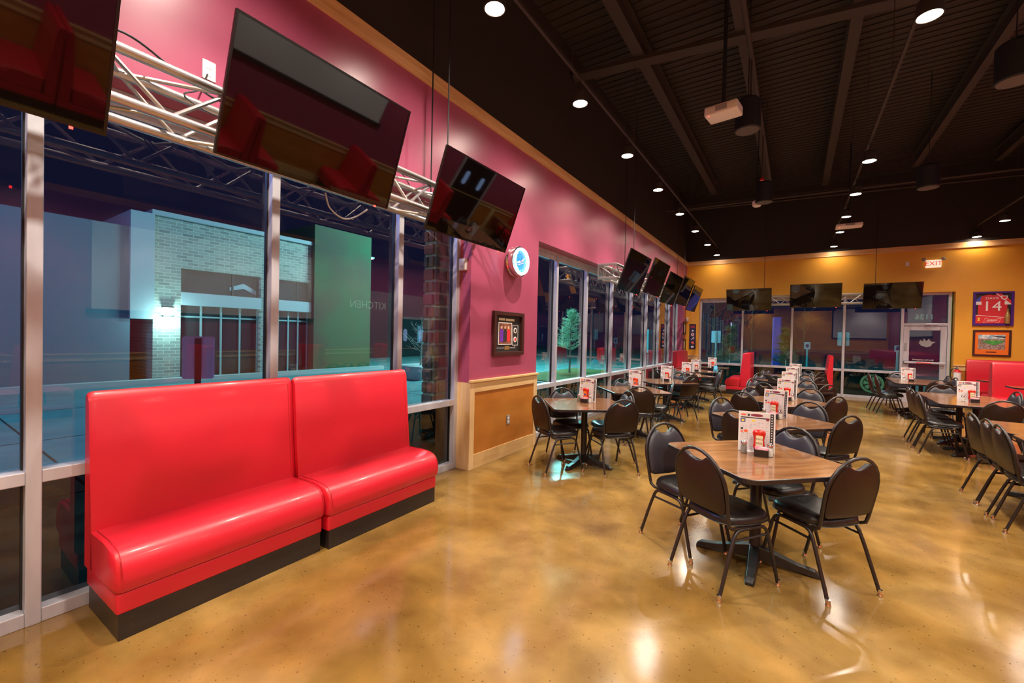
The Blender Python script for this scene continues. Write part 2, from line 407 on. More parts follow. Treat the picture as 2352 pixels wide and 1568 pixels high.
w3 = window('window_3', (0, YB+W, 0), 0, bx, ZH, door=4)

# the door in the last bay of the back wall
d = empty('door_1', (0, YB+W, 0), kind='structure'); xa, xb = 5.68, 6.55
MB().box((xa, 0, 2.10), (xb, .11, 2.17)).build('transom_bar', 'alu', d, bevel=.004)
MB().box((xa, 0, ZH-.06), (xb, .11, ZH)).build('head', 'alu', d, bevel=.004)
MB().box((xa, .07, 2.17), (xb, .077, ZH-.06)).build('transom_pane', 'glass', d)
MB().box((xa+.005, .02, .01), (xa+.125, .07, 2.09)).build('door_stile', 'alu', d, bevel=.004)
MB().box((xb-.125, .02, .01), (xb-.005, .07, 2.09)).build('door_stile', 'alu', d, bevel=.004)
MB().box((xa+.125, .02, 1.98), (xb-.125, .07, 2.09)).build('door_top_rail', 'alu', d, bevel=.004)
MB().box((xa+.125, .02, .01), (xb-.125, .07, .28)).build('door_bottom_rail', 'alu', d, bevel=.004)
MB().box((xa+.125, .04, .28), (xb-.125, .046, 1.98)).build('door_pane', 'glass', d)
MB().box((xa, 0, 0), (xb, .11, .012)).build('threshold', 'alu', d)
bar = MB().box((xa+.02, -.07, 1.07), (xb-.03, -.025, 1.12)).build('push_bar', 'alu', d, bevel=.008)
MB().box((xa+.26, -.072, 1.08), (xa+.56, -.0705, 1.11)).build('bar_label', 'photo_red', bar)
MB().box((xa+.02, -.04, 1.055), (xa+.1, .02, 1.135)).build('latch_case', 'gasket', d, bevel=.006)
MB().box((xa+.03, 0, 1.42), (xa+.075, .02, 1.62)).build('alarm_box', 'greyink', d, bevel=.004)
MB().box((xa+.42, -.05, 2.12), (xa+.68, 0, 2.165)).build('door_closer', 'alu', d, bevel=.006)
MB().tube([(xa+.5, -.02, 2.12), (xa+.62, -.08, 2.06), (xa+.42, .01, 2.05)], .008, 6).build('closer_arm', 'alu', d)
text('door_number', '1126', .20, 'teal', d, basis((-1, 0, 0), (0, 0, 1), (6.10, .062, 2.34)))
text('door_lettering', 'Emergency exit only', .052, 'white', d, basis((1, 0, 0), (0, 0, 1), (6.09, .034, 1.175)), shear=.3)
# leaf decal on the door pane and the round green seal on the low pane
MB().prism([(6.0, 1.63), (6.05, 1.56), (6.16, 1.52), (6.24, 1.55), (6.27, 1.62), (6.34, 1.66), (6.24, 1.68), (6.2, 1.75), (6.15, 1.69), (6.1, 1.76), (6.08, 1.68), (6.03, 1.72)], .033, .036, 'y').build('white_decal', 'greyink', d)
seal = MB(); n = 28
for r0, r1 in ((.27, .21), (.19, .0)):
    ring = arc(0, 0, r0, 0, 360, n); rin = arc(0, 0, max(r1, .001), 0, 360, n)
    for k in range(n):
        if r1 == 0 and k % 4 == 3: continue
        q = [ring[k], ring[k+1], rin[k+1], rin[k]]
        seal.prism([(5.05+p[0], .44+p[1]) for p in q], .072, .075, 'y')
seal.build('green_seal_decal', 'greenvinyl', w3)

# ------------------------------------------------------------------ ceiling steel and services
def beam(label, a, b, size, name='ceiling_beam', flange=True, m='beam'):
    a, b = Vector(a), Vector(b); L = (b-a).length; w, h = size
    mb = MB()
    if flange:
        mb.box((0, -w/2, h-.012), (L, w/2, h)).box((0, -w/2, 0), (L, w/2, .012)).box((0, -.006, .012), (L, .006, h-.012))
    else: mb.box((0, -w/2, 0), (L, w/2, h))
    o = mb.build(name, m); o.location = a; o.rotation_euler = (0, 0, math.atan2((b-a).y, (b-a).x))
    return tag(o, label, 'beam', kind='structure')
beam('', (1.08, YR, 5.9), (1.08, 13.8, 5.9), (.16, .3))
beam('', (2.43, YR, 5.9), (2.43, 14.5, 5.9), (.12, .28))
beam('', (3.75, YR, 5.9), (3.75, 14.5, 5.9), (.14, .3))
beam('', (5.5, YR, 5.9), (5.5, 14.0, 5.9), (.12, .28))
beam('', (7.0, YR, 5.9), (7.0, 14.5, 5.9), (.12, .28))
beam('', (.02, 6.4, 5.84), (XR, 7.7, 5.84), (.2, .06), flange=False)
beam('', (.02, 13.7, 5.5), (XR, 14.6, 5.5), (.1, .16))
for i, (x, y0, y1, lab) in enumerate([(.985, YR, 15.5, 'dark conduit above the row of downlights beside the window wall'),
                                      (4.04, YR, 15.5, 'dark conduit above the middle row of downlights'),
                                      (6.95, YR, 15.5, 'dark conduit above the right-hand row of downlights')]):
    o = MB().box((x-.015, y0, 4.63), (x+.015, y1, 4.66)).build('conduit', 'beam')
    for y in [y0+.8+2.2*k for k in range(8)]:
        MB().tube([(x, y, 4.66), (x, y, 6.28)], .005, 5).build('hanger', 'beam', o)
    tag(o, lab, 'conduit')
o = MB().tube([(2.62, YR+.1, 5.2), (2.62, 12.3, 5.2)], .03, 8).tube([(.1, 12.1, 5.1), (7.9, 12.6, 5.1)], .028, 8).build('sprinkler_pipe', 'beam')
tag(o, 'dark painted sprinkler pipes crossing under the black ceiling', 'pipe')
for y in (6.2, 8.6):
    MB().tube([(2.62, y, 5.2), (2.62, y, 4.45)], .014, 6).build('drop', 'beam', o)
    MB().lathe([(.0, 0), (.035, 0), (.035, .012), (.014, .05), (0, .05)], (2.62, y, 4.4), 10).build('red_sprinkler_head', 'extred', o)

# downlights
def downlight():
    t = empty('downlight', (0, 0, 0), 0, '', 'ceiling light', 'round downlights hung in three rows')
    MB().lathe([(.0, .16), (.05, .16), (.085, .13), (.095, .02), (.095, 0), (.085, 0), (.08, .012)], n=20).build('housing', 'black_paint', t, smooth=True)
    MB().lathe([(.0, 0), (.078, 0), (.078, .006), (0, .006)], (0, 0, .004), 20).build('lens', 'lampglow', t)
    MB().tube([(0, 0, .16), (0, 0, .29)], .008, 6).build('stem', 'beam', t)
    remember(t); return t
dl = downlight()
rows = [(.985, [2.91, 4.63, 6.33, 8.07, 9.87, 11.62, 13.45, 15.22], 'window-side row of downlights'),
        (4.04, [4.91, 8.36, 10.1, 11.81, 13.4, 15.31], 'middle row of downlights'),
        (6.95, [13.78, 15.51], 'right-hand row of downlights')]
ordn = ['first', 'second', 'third', 'fourth', 'fifth', 'sixth', 'seventh', 'eighth']
first = True; spots = []
for x, ys, lab in rows:
    for k, y in enumerate(ys):
        l = 'lit round downlight, %s from the front in the %s' % (ordn[k], lab)
        if first: dl.location = (x, y, 4.35); dl['label'] = l; first = False
        else: copy_tree(dl, (x, y, 4.35), 0, l)
        spots.append((x, y))
# rows run on behind and beside camera; one lampless beam fills the middle-row gap
spots += [(.985, 1.16), (.985, -.6), (.985, -2.3), (4.04, 1.4), (4.04, -.35), (4.04, -2.1), (4.04, 6.62)] + [(6.95, 12.0-1.75*k) for k in range(9)]
lamp_data = bpy.data.lights.new('downlight_beam', 'SPOT'); lamp_data.energy = SPOT_W; lamp_data.color = (1, .88, .74)
lamp_data.spot_size = R(100); lamp_data.spot_blend = .55; lamp_data.shadow_soft_size = .04
spill = lamp_data.copy(); spill.energy = SPOT_W*.50; spill.spot_size = R(152); spill.spot_blend = .7   # the wide spill of each lamp
dim_data = lamp_data.copy(); dim_data.spot_size = R(150); dim_data.energy = SPOT_W*.06      # the last lamp of each row, hard by the back wall
for x, y in spots:
    o = bpy.data.objects.new('downlight_beam', dim_data if y > 15 else lamp_data); C.objects.link(o); o.location = (x, y, 4.34)
    if y < 15: o = bpy.data.objects.new('downlight_spill', spill); C.objects.link(o); o.location = (x, y, 4.34)

# projectors, speakers, camera
def hung_speaker(x, y, z, lab, r=.15, h=.36):
    t = empty('pendant_speaker', (x, y, z), 0, lab, 'speaker', 'cylindrical ceiling speakers')
    MB().lathe([(r-.01, .0), (r, .01), (r, h), (r-.03, h+.03), (0, h+.03)], n=24).build('body', 'speaker', t, smooth=True)
    MB().lathe([(0, 0), (r-.015, 0), (r-.015, .006), (0, .006)], (0, 0, -.004), 24).build('grille', 'grille', t)
    MB().tube([(0, 0, h+.02), (0, 0, 6.28-z)], .006, 5).build('cable', 'gasket', t)
hung_speaker(2.59, 6.24, 4.3, 'black cylinder speaker hanging just right of the white projector')
hung_speaker(4.97, 6.45, 4.3, 'black cylinder speaker hanging at the right edge of the picture')
hung_speaker(2.60, 9.65, 4.3, 'black cylinder speaker behind the small white ceiling device')
hung_speaker(5.02, 10.1, 4.3, 'black cylinder speaker between middle and right-hand downlight rows')
def projector(x, y, z, rz, lab, w=.36, dd=.26, h=.11):
    t = empty('projector', (x, y, z), rz, lab, 'projector')
    MB().box((-w/2, -dd/2, 0), (w/2, dd/2, h)).build('body', 'whiteplastic', t, bevel=.02, seg=3, smooth=True)
    MB().lathe([(.0, 0), (.038, 0), (.042, .03), (.03, .03), (.0, .02)], (-w/2-.005, -.03, h*.5), 14, axis='x').build('lens', 'chrome', t)
    MB().box((-w*.15, -dd/2-.003, h*.25), (w*.2, -dd/2+.001, h*.8)).build('vent', 'greyink', t)
    MB().lathe([(0, 0), (.008, 0), (.008, .004), (0, .004)], (-w*.36, -dd/2+.02, -.003), 8).build('indicator', 'redled', t)
    MB().tube([(0, 0, h), (0, 0, 6.28-z)], .022, 8).lathe([(0, h), (.07, h), (.06, h+.03), (0, h+.03)], n=12).build('mount', 'speaker', t)
projector(2.40, 5.55, 4.23, R(-8), 'white projector hung on a black pole under the dark ceiling')
projector(4.16, 12.7, 4.3, R(0), 'small far projector with red light among the middle downlights', w=.5, dd=.3, h=.08)
t = empty('ceiling_camera', (2.47, 9.8, 4.33), 0, 'small white round device hung under the ceiling in mid room', 'camera')
MB().lathe([(0, -.05), (.06, -.05), (.085, -.02), (.085, .05), (.05, .08), (0, .08)], n=16).build('body', 'whiteplastic', t, smooth=True)
MB().lathe([(0, 0), (.03, 0), (.03, .02), (0, .02)], (0, -.095, .02), 10, axis='y').build('lens', 'greyink', t)
MB().tube([(0, 0, .08), (0, 0, 1.95)], .01, 6).build('rod', 'gasket', t)

# ------------------------------------------------------------------ trusses
def rod_matrix(a, b):
    a, b = Vector(a), Vector(b); dv = b-a; q = dv.to_track_quat('Z', 'Y')
    return Matrix.Translation(a) @ q.to_matrix().to_4x4() @ Matrix.Diagonal((1, 1, dv.length, 1))
unit = MB().tube([(0, 0, 0), (0, 0, 1)], .0115, 7).mesh('brace', 'truss')
zb, zt = 2.715, 2.965
def truss(lab, path, off, rods):
    """path: chord corner points (x,y) of the two plan lines, given as list of (inner, outer) pairs"""
    t = empty('box_truss', (0, 0, 0), 0, lab, 'truss', 'silver box trusses carrying the screens')
    for side in (0, 1):
        pts = [p[side] for p in path]
        for z in (zb, zt):
            MB().tube([(p[0], p[1], z) for p in pts], .027, 12).build('chord', 'truss', t, smooth=60)
    for i in range(len(path)-1):
        A0, A1 = Vector(path[i][0]), Vector(path[i][1]); B0, B1 = Vector(path[i+1][0]), Vector(path[i+1][1])
        L = (B0-A0).length; n = max(1, round(L/.27))
        for k in range(n):
            p0, p1 = A0.lerp(B0, k/n), A0.lerp(B0, (k+1)/n); q0, q1 = A1.lerp(B1, k/n), A1.lerp(B1, (k+1)/n)
            up = k % 2
            def V(p, z): return (p.x, p.y, z)
            link('brace', unit, t, rod_matrix(V(p0, zt if up else zb), V(p1, zb if up else zt)))
            link('brace', unit, t, rod_matrix(V(q0, zb if up else zt), V(q1, zt if up else zb)))
            link('brace', unit, t, rod_matrix(V(p0 if up else q0, zt), V(q1 if up else p1, zt)))
            if k % 2 == 0: link('brace', unit, t, rod_matrix(V(q0 if up else p0, zb), V(p1 if up else q1, zb)))
    for p in [path[0], path[-1]]:
        for a, b_ in (((p[0][0], p[0][1], zb), (p[0][0], p[0][1], zt)), ((p[1][0], p[1][1], zb), (p[1][0], p[1][1], zt)), ((p[0][0], p[0][1], zb), (p[1][0], p[1][1], zt))):
            link('brace', unit, t, rod_matrix(a, b_))
    for x, y in rods:
        MB().tube([(x, y, zt), (x, y, 6.28)], .007, 6).build('hanging_rod', 'gasket', t)
    return t
# near truss: along the windows, turning into the wall by the pier
truss('silver box truss over the near windows carrying the large screens',
      [((.10, -2.2), (.38, -2.2)), ((.10, 3.66), (.38, 3.94)), ((.03, 3.66), (.03, 3.94))], 0, [(.12, 3.07), (.38, 3.02), (.24, -.5)])
truss('silver box truss over the far windows carrying the row of five screens',
      [((.03, 7.9), (.03, 7.62)), ((.10, 7.9), (.38, 7.62)), ((.10, 14.6), (.38, 14.6))], 0, [(.12, 8.85), (.38, 8.62), (.12, 13.7), (.38, 13.4)])
truss('silver box truss along the back wall carrying three screens',
      [((1.4, 15.45), (1.4, 15.2)), ((5.8, 15.45), (5.8, 15.2))], 0, [(2.34, 15.3), (4.98, 15.3)])

# ------------------------------------------------------------------ screens
def tv(lab, a0, a1, b0, facing, group):
    """a0,a1: bottom corners (screen-left, screen-right seen from the room); b0: top-left corner"""
    a0, a1, b0 = Vector(a0), Vector(a1), Vector(b0); w = (a1-a0).length; h = (b0-a0).length
    t = empty('television', (0, 0, 0), 0, lab, 'television', group)
    t.matrix_world = basis(a1-a0, b0-a0, a0)
    MB().box((0, 0, -.02), (w, h, -.002)).build('case', 'tvblack', t, bevel=.004)
    bz = MB(); e = .012
    bz.box((0, 0, -.002), (w, e, .004)).box((0, h-e, -.002), (w, h, .004)).box((0, e, -.002), (e, h-e, .004)).box((w-e, e, -.002), (w, h-e, .004))
    bz.build('bezel', 'tvblack', t)
    MB().box((e, e, -.002), (w-e, h-e, .001)).build('screen', 'screen', t)
    MB().box((w*.3, h*.25, -.07), (w*.7, h*.75, -.02)).build('back_cover', 'tvblack', t, bevel=.01)
    MB().box((w*.9, -.012, -.01), (w*.9+.012, .001, .002)).build('standby_light', 'redled', t)
    MB().box((w*.47, -.004, .001), (w*.53, .004, .005)).build('badge', 'greyink', t)
    MB().box((w*.46, h*.42, -.24), (w*.54, h*.58, -.07)).build('wall_bracket', 'beam', t, bevel=.005)
    return t
L = [(-.60, .595, 2.475, 3.15, 'large black screen cut off by the top left corner of the picture'),
     (1.03, 2.215, 2.56, 3.246, 'large tilted black screen over the red bench, second from the left'),
     (2.62, 3.835, 2.50, 3.16, 'tilted black screen above the clock, third from the left'),
     (7.37, 8.63, 2.475, 3.18, 'front screen in the far row of five by the window wall'),
     (8.92, 10.16, 2.56, 3.268, 'second screen in the far row of five by the window wall'),
     (10.24, 11.56, 2.462, 3.162, 'third screen in the far row of five by the window wall'),
     (11.79, 13.07, 2.54, 3.262, 'fourth screen in the far row of five by the window wall'),
     (13.11, 14.38, 2.45, 3.16, 'last screen in the far row of five, nearest the orange wall')]
for y0, y1, z0, z1, lab in L:
    tv(lab, (.50, y0, z0), (.50, y1, z0), (.746, y0, z1), 'x', 'flat screens hung along the window wall')
for x0, x1, z0, z1, lab in [(1.34, 2.56, 2.52, 3.18, 'left one of three screens hung before the orange back wall'),
                            (3.02, 4.23, 2.59, 3.25, 'middle one of three screens hung before the orange back wall'),
                            (4.69, 5.88, 2.53, 3.20, 'right one of three screens, hung by the exit door')]:
    tv(lab, (x0, 15.05, z0), (x1, 15.05, z0), (x0, 14.85, z1), 'y', 'flat screens hung along the back wall')
def cable(lab, pts, r=.006, m='gasket'):
    tag(MB().tube(pts, r, 6).build('cable', m), lab, 'cable')
def curve(pts, n=8):
    out = []; P = [Vector(p) for p in pts]; P = [P[0]]+P+[P[-1]]
    for i in range(1, len(P)-2):
        for k in range(n):
            t_ = k/n; a, b_, c, d_ = P[i-1:i+3]
            out.append(.5*((2*b_)+(c-a)*t_+(2*a-5*b_+4*c-d_)*t_*t_+(3*b_-a-3*c+d_)*t_**3))
    out.append(P[-2]); return out
cable('thin black cable looping over the truss between the first two screens', curve([(.35, .45, 3.0), (.24, .72, 3.12), (.2, .95, 3.06), (.3, 1.1, 2.95), (.42, 1.2, 2.9)]))
cable('thin black cable from the wall outlet down to the truss', curve([(.01, 1.18, 3.22), (.06, 1.12, 3.08), (.12, 1.02, 2.98), (.2, 1.12, 2.9), (.3, 1.25, 2.86)]), .005)
cable('pale cable hanging below the second screen', curve([(.46, 1.72, 2.55), (.42, 1.78, 2.47), (.42, 1.88, 2.42), (.42, 1.98, 2.45), (.44, 2.08, 2.53)]), .006, 'greyink')
cable('thin black cable behind the truss beside the third screen', curve([(.3, 2.5, 2.99), (.1, 2.75, 3.05), (.1, 2.95, 2.9), (.3, 3.05, 2.85)]), .005)

# ------------------------------------------------------------------ wall fittings
def outlet(name, lab, mw, m='whiteplastic'):
    t = empty(name, (0, 0, 0), 0, lab, 'outlet'); t.matrix_world = mw
    MB().prism(rrect(-.037, -.06, .037, .06, .006), 0, .006).build('plate', m, t)
    for y in (-.024, .024):
        MB().prism(rrect(-.017, y-.015, .017, y+.015, .008), .006, .008).build('socket', 'white', t)
    return t
outlet('wall_outlet', 'wall outlet up on the raspberry wall between the first two screens', basis((0, 1, 0), (0, 0, 1), (.001, 1.19, 3.25)))
outlet('wall_outlet', 'small outlet on the brown panel of the pier', basis((0, 1, 0), (0, 0, 1), (.013, 4.69, .475)), 'greyink')
outlet('wall_outlet', 'small switch plate high on the orange wall left of the exit sign', basis((1, 0, 0), (0, 0, 1), (5.678, YB-.001, 3.78)))
t = empty('motion_sensor', (-.10, P1-.003, 2.42), 0, 'small white sensor box in the window corner by the clock', 'sensor')
MB().box((-.05, -.05, -.07), (.05, 0, .07)).build('body', 'whiteplastic', t, bevel=.012, seg=3, smooth=True)
MB().box((-.02, -.052, -.03), (.02, -.049, -.022)).build('slot', 'greyink', t)
t = empty('motion_sensor', (.06, YB-.04, 2.28), 0, 'tiny white sensor box in the corner above the narrow banner', 'sensor')
MB().box((-.035, -.03, -.07), (.035, .04, .07)).build('body', 'whiteplastic', t, bevel=.012, seg=3, smooth=True)
MB().box((-.015, -.032, -.03), (.015, -.029, -.02)).build('slot', 'greyink', t)

# neon clock
t = empty('neon_clock', (0, 4.735, 2.575), 0, 'round chrome neon clock with blue face on the raspberry pier', 'clock')
MB().lathe([(.0, 0), (.17, 0), (.195, .03), (.188, .05), (.20, .07), (.20, .11), (.195, .128), (.18, .132), (.165, .125), (.0, .12)], n=36, axis='x').build('chrome_case', 'chrome', t, smooth=True)
MB().tube([(.15, .163*math.cos(R(a)), .163*math.sin(R(a))) for a in range(0, 360, 12)], .014, 8, closed=True).build('neon_ring', 'neon', t, smooth=True)
MB().lathe([(0, 0), (.148, 0), (.148, .006), (0, .006)], (.122, 0, 0), 32, axis='x').build('dial', 'neonblue', t)
mk = MB()
for k in range(12):
    a = R(30*k); c, s = math.cos(a), math.sin(a)
    mk.box((.128, .115*c-.006, .115*s-.006), (.131, .115*c+.006, .115*s+.006))
mk.build('hour_marks', 'white', t)
MB().tube([(.131, .075*(k/12*2-1), .03*(k/12*2-1)+.018*math.sin(k*1.9)) for k in range(13)], .006, 5).tube([(.131, -.07, -.055), (.131, .07, -.01)], .004, 5).build('script_lettering', 'white', t)
MB().tube([(.135, 0, 0), (.135, .03, .07)], .003, 5).tube([(.135, 0, 0), (.135, -.08, .04)], .002, 5).build('hands', 'ink', t)

# framed picture on the pier (local: x right, y up, z out of the wall)
def frame(name, lab, mw, w, h, bar, depth, fm, group=None):
    t = empty(name, (0, 0, 0), 0, lab, 'picture', group); t.matrix_world = mw
    f = MB(); f.box((0, 0, 0), (w, bar, depth)).box((0, h-bar, 0), (w, h, depth)).box((0, bar, 0), (bar, h-bar, depth)).box((w-bar, bar, 0), (w, h-bar, depth))
    f.build('frame', fm, t, bevel=.004); return t
def sheet(t, name, m, poly, z=.006, th=.002): return MB().prism(poly, z, z+th).build(name, m, t)
def rc(x0, y0, x1, y1): return [(x0, y0), (x1, y0), (x1, y1), (x0, y1)]
w, h = .70, .57
t = frame('framed_photo', 'framed group photo in dark wood below the neon clock', basis((0, 1, 0), (0, 0, 1), (.001, 4.30, 1.335)), w, h, .05, .045, 'darkwood')
sheet(t, 'mat', 'matblack', rc(.05, .05, w-.05, h-.05), .004)
ph = sheet(t, 'photograph', 'photo_brown', rc(.14, .15, .43, .42), .008)
b = MB()
for x0, y0, x1, y1 in ((.13, .14, .44, .15), (.13, .42, .44, .43), (.13, .15, .14, .42), (.43, .15, .44, .42)): b.prism(rc(x0, y0, x1, y1), .006, .011)
b.build('white_border', 'white', t)
for x, m in ((.20, 'purple'), (.28, 'ink'), (.36, 'photo_red')):
    MB().prism([(x-.035, .18), (x+.035, .18), (x+.042, .30), (x+.02, .345), (x-.02, .345), (x-.042, .30)], .010, .0115).build('figure', m, ph)
    MB().prism(arc(x, .365, .02, 0, 340, 12), .010, .0115).build('face', 'skin', ph)
b = MB()
for x0, y0, x1, y1 in ((.46, .13, .465, .40), (.59, .13, .595, .40), (.46, .13, .595, .135), (.46, .395, .595, .40), (.09, .095, .27, .10), (.40, .095, .52, .10), (.09, .095, .095, .45), (.52, .095, .525, .13)): b.prism(rc(x0, y0, x1, y1), .006, .009)
b.build('mat_lines', 'white', t)
sheet(t, 'title_strip', 'cream', rc(.14, .455, .28, .485), .006); sheet(t, 'title_strip', 'cream', rc(.30, .452, .50, .482), .006)
sheet(t, 'name_plate', 'gold_metal', rc(.28, .075, .39, .125), .006)
for y, m in ((.33, 'white'), (.21, 'photo_red')):
    MB().prism(arc(.527, y, .038, 0, 345, 18), .006, .009).build('medal', 'white', t); MB().prism(arc(.527, y, .022, 0, 345, 14), .009, .011).build('medal_centre', m if m != 'white' else 'ink', t)
# narrow pictures in the corner of the left wall
for z0, z1, lab in ((1.75, 2.18, 'upper narrow framed picture in the far left corner'), (1.20, 1.62, 'lower narrow framed picture in the far left corner')):
    t = frame('framed_picture', lab, basis((0, 1, 0), (0, 0, 1), (.001, 15.25, z0)), .36, z1-z0, .04, .03, 'darkwood', 'pair of narrow pictures in the far left corner')
    sheet(t, 'mat', 'gold_metal', rc(.04, .04, .32, z1-z0-.04)); sheet(t, 'print', 'cream', rc(.09, .09, .27, z1-z0-.09), .008)
# banner with five emblems
t = frame('framed_banner', 'narrow navy framed banner with five white emblems by the corner', basis((1, 0, 0), (0, 0, 1), (.13, YB-.001, 1.26)), .21, .86, .012, .02, 'darkwood')
sheet(t, 'banner_cloth', 'navy', rc(.012, .012, .198, .848))
sheet(t, 'banner_heading', 'photo_red', rc(.03, .745, .18, .77), .008); sheet(t, 'banner_heading', 'photo_red', rc(.03, .785, .18, .80), .008)
star = [((.045 if k % 2 == 0 else .02)*math.sin(R(36*k))+.105, (.045 if k % 2 == 0 else .02)*math.cos(R(36*k))+.63) for k in range(10)]
sheet(t, 'emblem', 'white', star, .008)
MB().prism(arc(.105, .50, .05, 0, 350, 18), .008, .010).build('emblem', 'white', t); MB().prism([(p[0], p[1]) for p in arc(.105, .50, .03, 0, 350, 14)], .010, .012).build('emblem_centre', 'photo_red', t)
sheet(t, 'emblem', 'white', [(.05, .33), (.08, .34), (.13, .42), (.16, .42), (.155, .40), (.13, .38), (.15, .34), (.13, .33), (.11, .36), (.08, .32)], .008)
sheet(t, 'emblem', 'redink', [(.06, .24), (.10, .27), (.15, .25), (.16, .20), (.12, .16), (.10, .20), (.07, .20)], .008)
sheet(t, 'emblem', 'white', [(.06, .05), (.15, .05), (.15, .07), (.135, .08), (.15, .09), (.15, .11), (.06, .11), (.06, .09), (.075, .08), (.06, .07)], .008)
# framed shirt
w, h = .71, .86
t = frame('framed_shirt', 'framed red number 14 shirt on the orange wall', basis((1, 0, 0), (0, 0, 1), (6.955, YB-.001, 2.105)), w, h, .05, .04, 'frameblue')
sheet(t, 'mat', 'matblack', rc(.05, .05, w-.05, h-.05))
MB().prism([(.09, .20), (.60, .20), (.60, .60), (.66, .56), (.66, .62), (.58, .74), (.44, .79), (.36, .77), (.28, .79), (.14, .74), (.05, .60), (.05, .54), (.09, .56)], .012, .022).build('shirt', 'jersey', t, bevel=.003)
sheet(t, 'sleeve', 'jerseyblue', [(.055, .64), (.12, .68), (.145, .76), (.13, .74), (.055, .66)], .022, .003)
MB().prism([(.055, .60), (.125, .62), (.145, .76), (.055, .645)], .0225, .024).build('shoulder_patch', 'jerseyblue', t)
for x in (.05, .55): sheet(t, 'white_cuff', 'white', rc(x, .53, x+.10, .61), .023, .003)
sheet(t, 'sash', 'photo_red', [(.38, .83), (.46, .83), (.68, .60), (.68, .50)], .025)
sheet(t, 'sash_edge', 'white', [(.37, .83), (.39, .83), (.68, .52), (.68, .50)], .0275)
sheet(t, 'crest', 'white', [(.48, .75), (.60, .75), (.59, .68), (.54, .64), (.49, .68)], .029); sheet(t, 'crest_centre', 'photo_red', [(.50, .735), (.58, .735), (.57, .69), (.54, .665), (.51, .69)], .0315)
text('shirt_name', 'DAVIS', .085, 'white', t, Matrix.Translation((.335, .69, .024)))
text('shirt_number', '14', .35, 'white', t, Matrix.Translation((.335, .48, .024)))
sheet(t, 'lower_banner', 'photo_red', [(.05, .06), (.55, .06), (.55, .21), (.05, .27)], .024)
sheet(t, 'banner_edge', 'white', [(.05, .262), (.55, .202), (.55, .212), (.05, .274)], .0265)
MB().tube([(x, y, .028) for x, y in ((.19, .075), (.33, .115), (.46, .075), (.50, .185), (.36, .15), (.22, .185))], .004, 4, closed=True).build('bow_tie_outline', 'white', t)
text('bow_tie_lettering', 'Budweiser', .045, 'white', t, Matrix.Translation((.345, .132, .026)), shear=.3)
sheet(t, 'small_trophy', 'yellowink', [(.09, .12), (.13, .12), (.12, .16), (.14, .20), (.08, .20), (.10, .16)], .027)
MB().lathe([(0, 0), (.045, 0), (.047, .02), (.047, .20), (.03, .26), (.02, .30), (.02, .36), (.024, .37), (.0, .38)], (.60, .05, .05), 16, axis='y').build('gold_bottle', 'gold_metal', t, smooth=True)
# framed ballpark photo
w, h = .67, .66
t = frame('framed_ballpark_photo', 'framed ballpark photo with orange mat under the red shirt', basis((1, 0, 0), (0, 0, 1), (6.975, YB-.001, 1.335)), w, h, .04, .03, 'darkwood')
sheet(t, 'mat', 'orangemat', rc(.04, .04, w-.04, h-.04))
ph = sheet(t, 'photograph', 'crowd', rc(.10, .17, w-.10, h-.12), .008)
MB().prism([(.10, .44), (w-.10, .44), (w-.10, h-.12), (.10, h-.12)], .010, .011).build('sky', 'skyprint', ph)
MB().prism([(.15, .37), (.30, .40), (.52, .40), (.55, .37), (.38, .27)], .011, .0125).build('field', 'green', ph)
MB().prism([(.33, .54-.02), (.57, .50), (.57, .46), (.40, .49)], .0115, .0125).build('stand_roof', 'ink', ph)
sheet(t, 'name_plate', 'darkwood', rc(.24, .09, .42, .115), .008)

# exit sign
t = empty('exit_sign', (6.19, YB, 3.745), 0, 'lit exit sign with red letters high on the orange wall', 'sign')
MB().box((-.15, -.05, -.10), (.15, 0, .10)).build('housing', 'exitwhite', t, bevel=.01)
text('letters', 'EXIT', .165, 'exitred', t, basis((1, 0, 0), (0, 0, 1), (0, -.052, 0)))
for x in (-.2, .2):
    MB().lathe([(0, 0), (.03, .01), (.045, .05), (.0, .06)], (x*.95, -.09, .12), 10, axis='y').tube([(x*.7, -.03, .1), (x*.95, -.04, .12)], .01, 5).build('emergency_lamp', 'greyink', t)

# fire extinguisher
t = empty('fire_extinguisher', (6.69, YB-.11, .55), 0, 'red fire extinguisher with white label hung left of the red booths', 'fire extinguisher')
MB().lathe([(0, 0), (.07, .0), (.075, .02), (.075, .34), (.06, .39), (.025, .42), (.0, .42)], n=18).build('cylinder', 'extred', t, smooth=True)
MB().prism(arc(0, 0, .0765, 200, 340, 10)+arc(0, 0, .0755, 340, 200, 10), .14, .34).build('label_sheet', 'white', t)
MB().box((-.02, -.03, .42), (.02, .05, .45)).box((-.01, -.09, .45), (.01, .05, .465)).box((-.01, -.08, .48), (.01, .05, .492)).build('valve', 'greyink', t)
MB().tube(curve([(-.02, 0, .44), (-.1, 0, .40), (-.12, 0, .25), (-.08, -.02, .12)]), .012, 7).build('hose', 'gasket', t)
MB().box((-.03, .07, .1), (.03, .11, .40)).build('bracket', 'greyink', t)

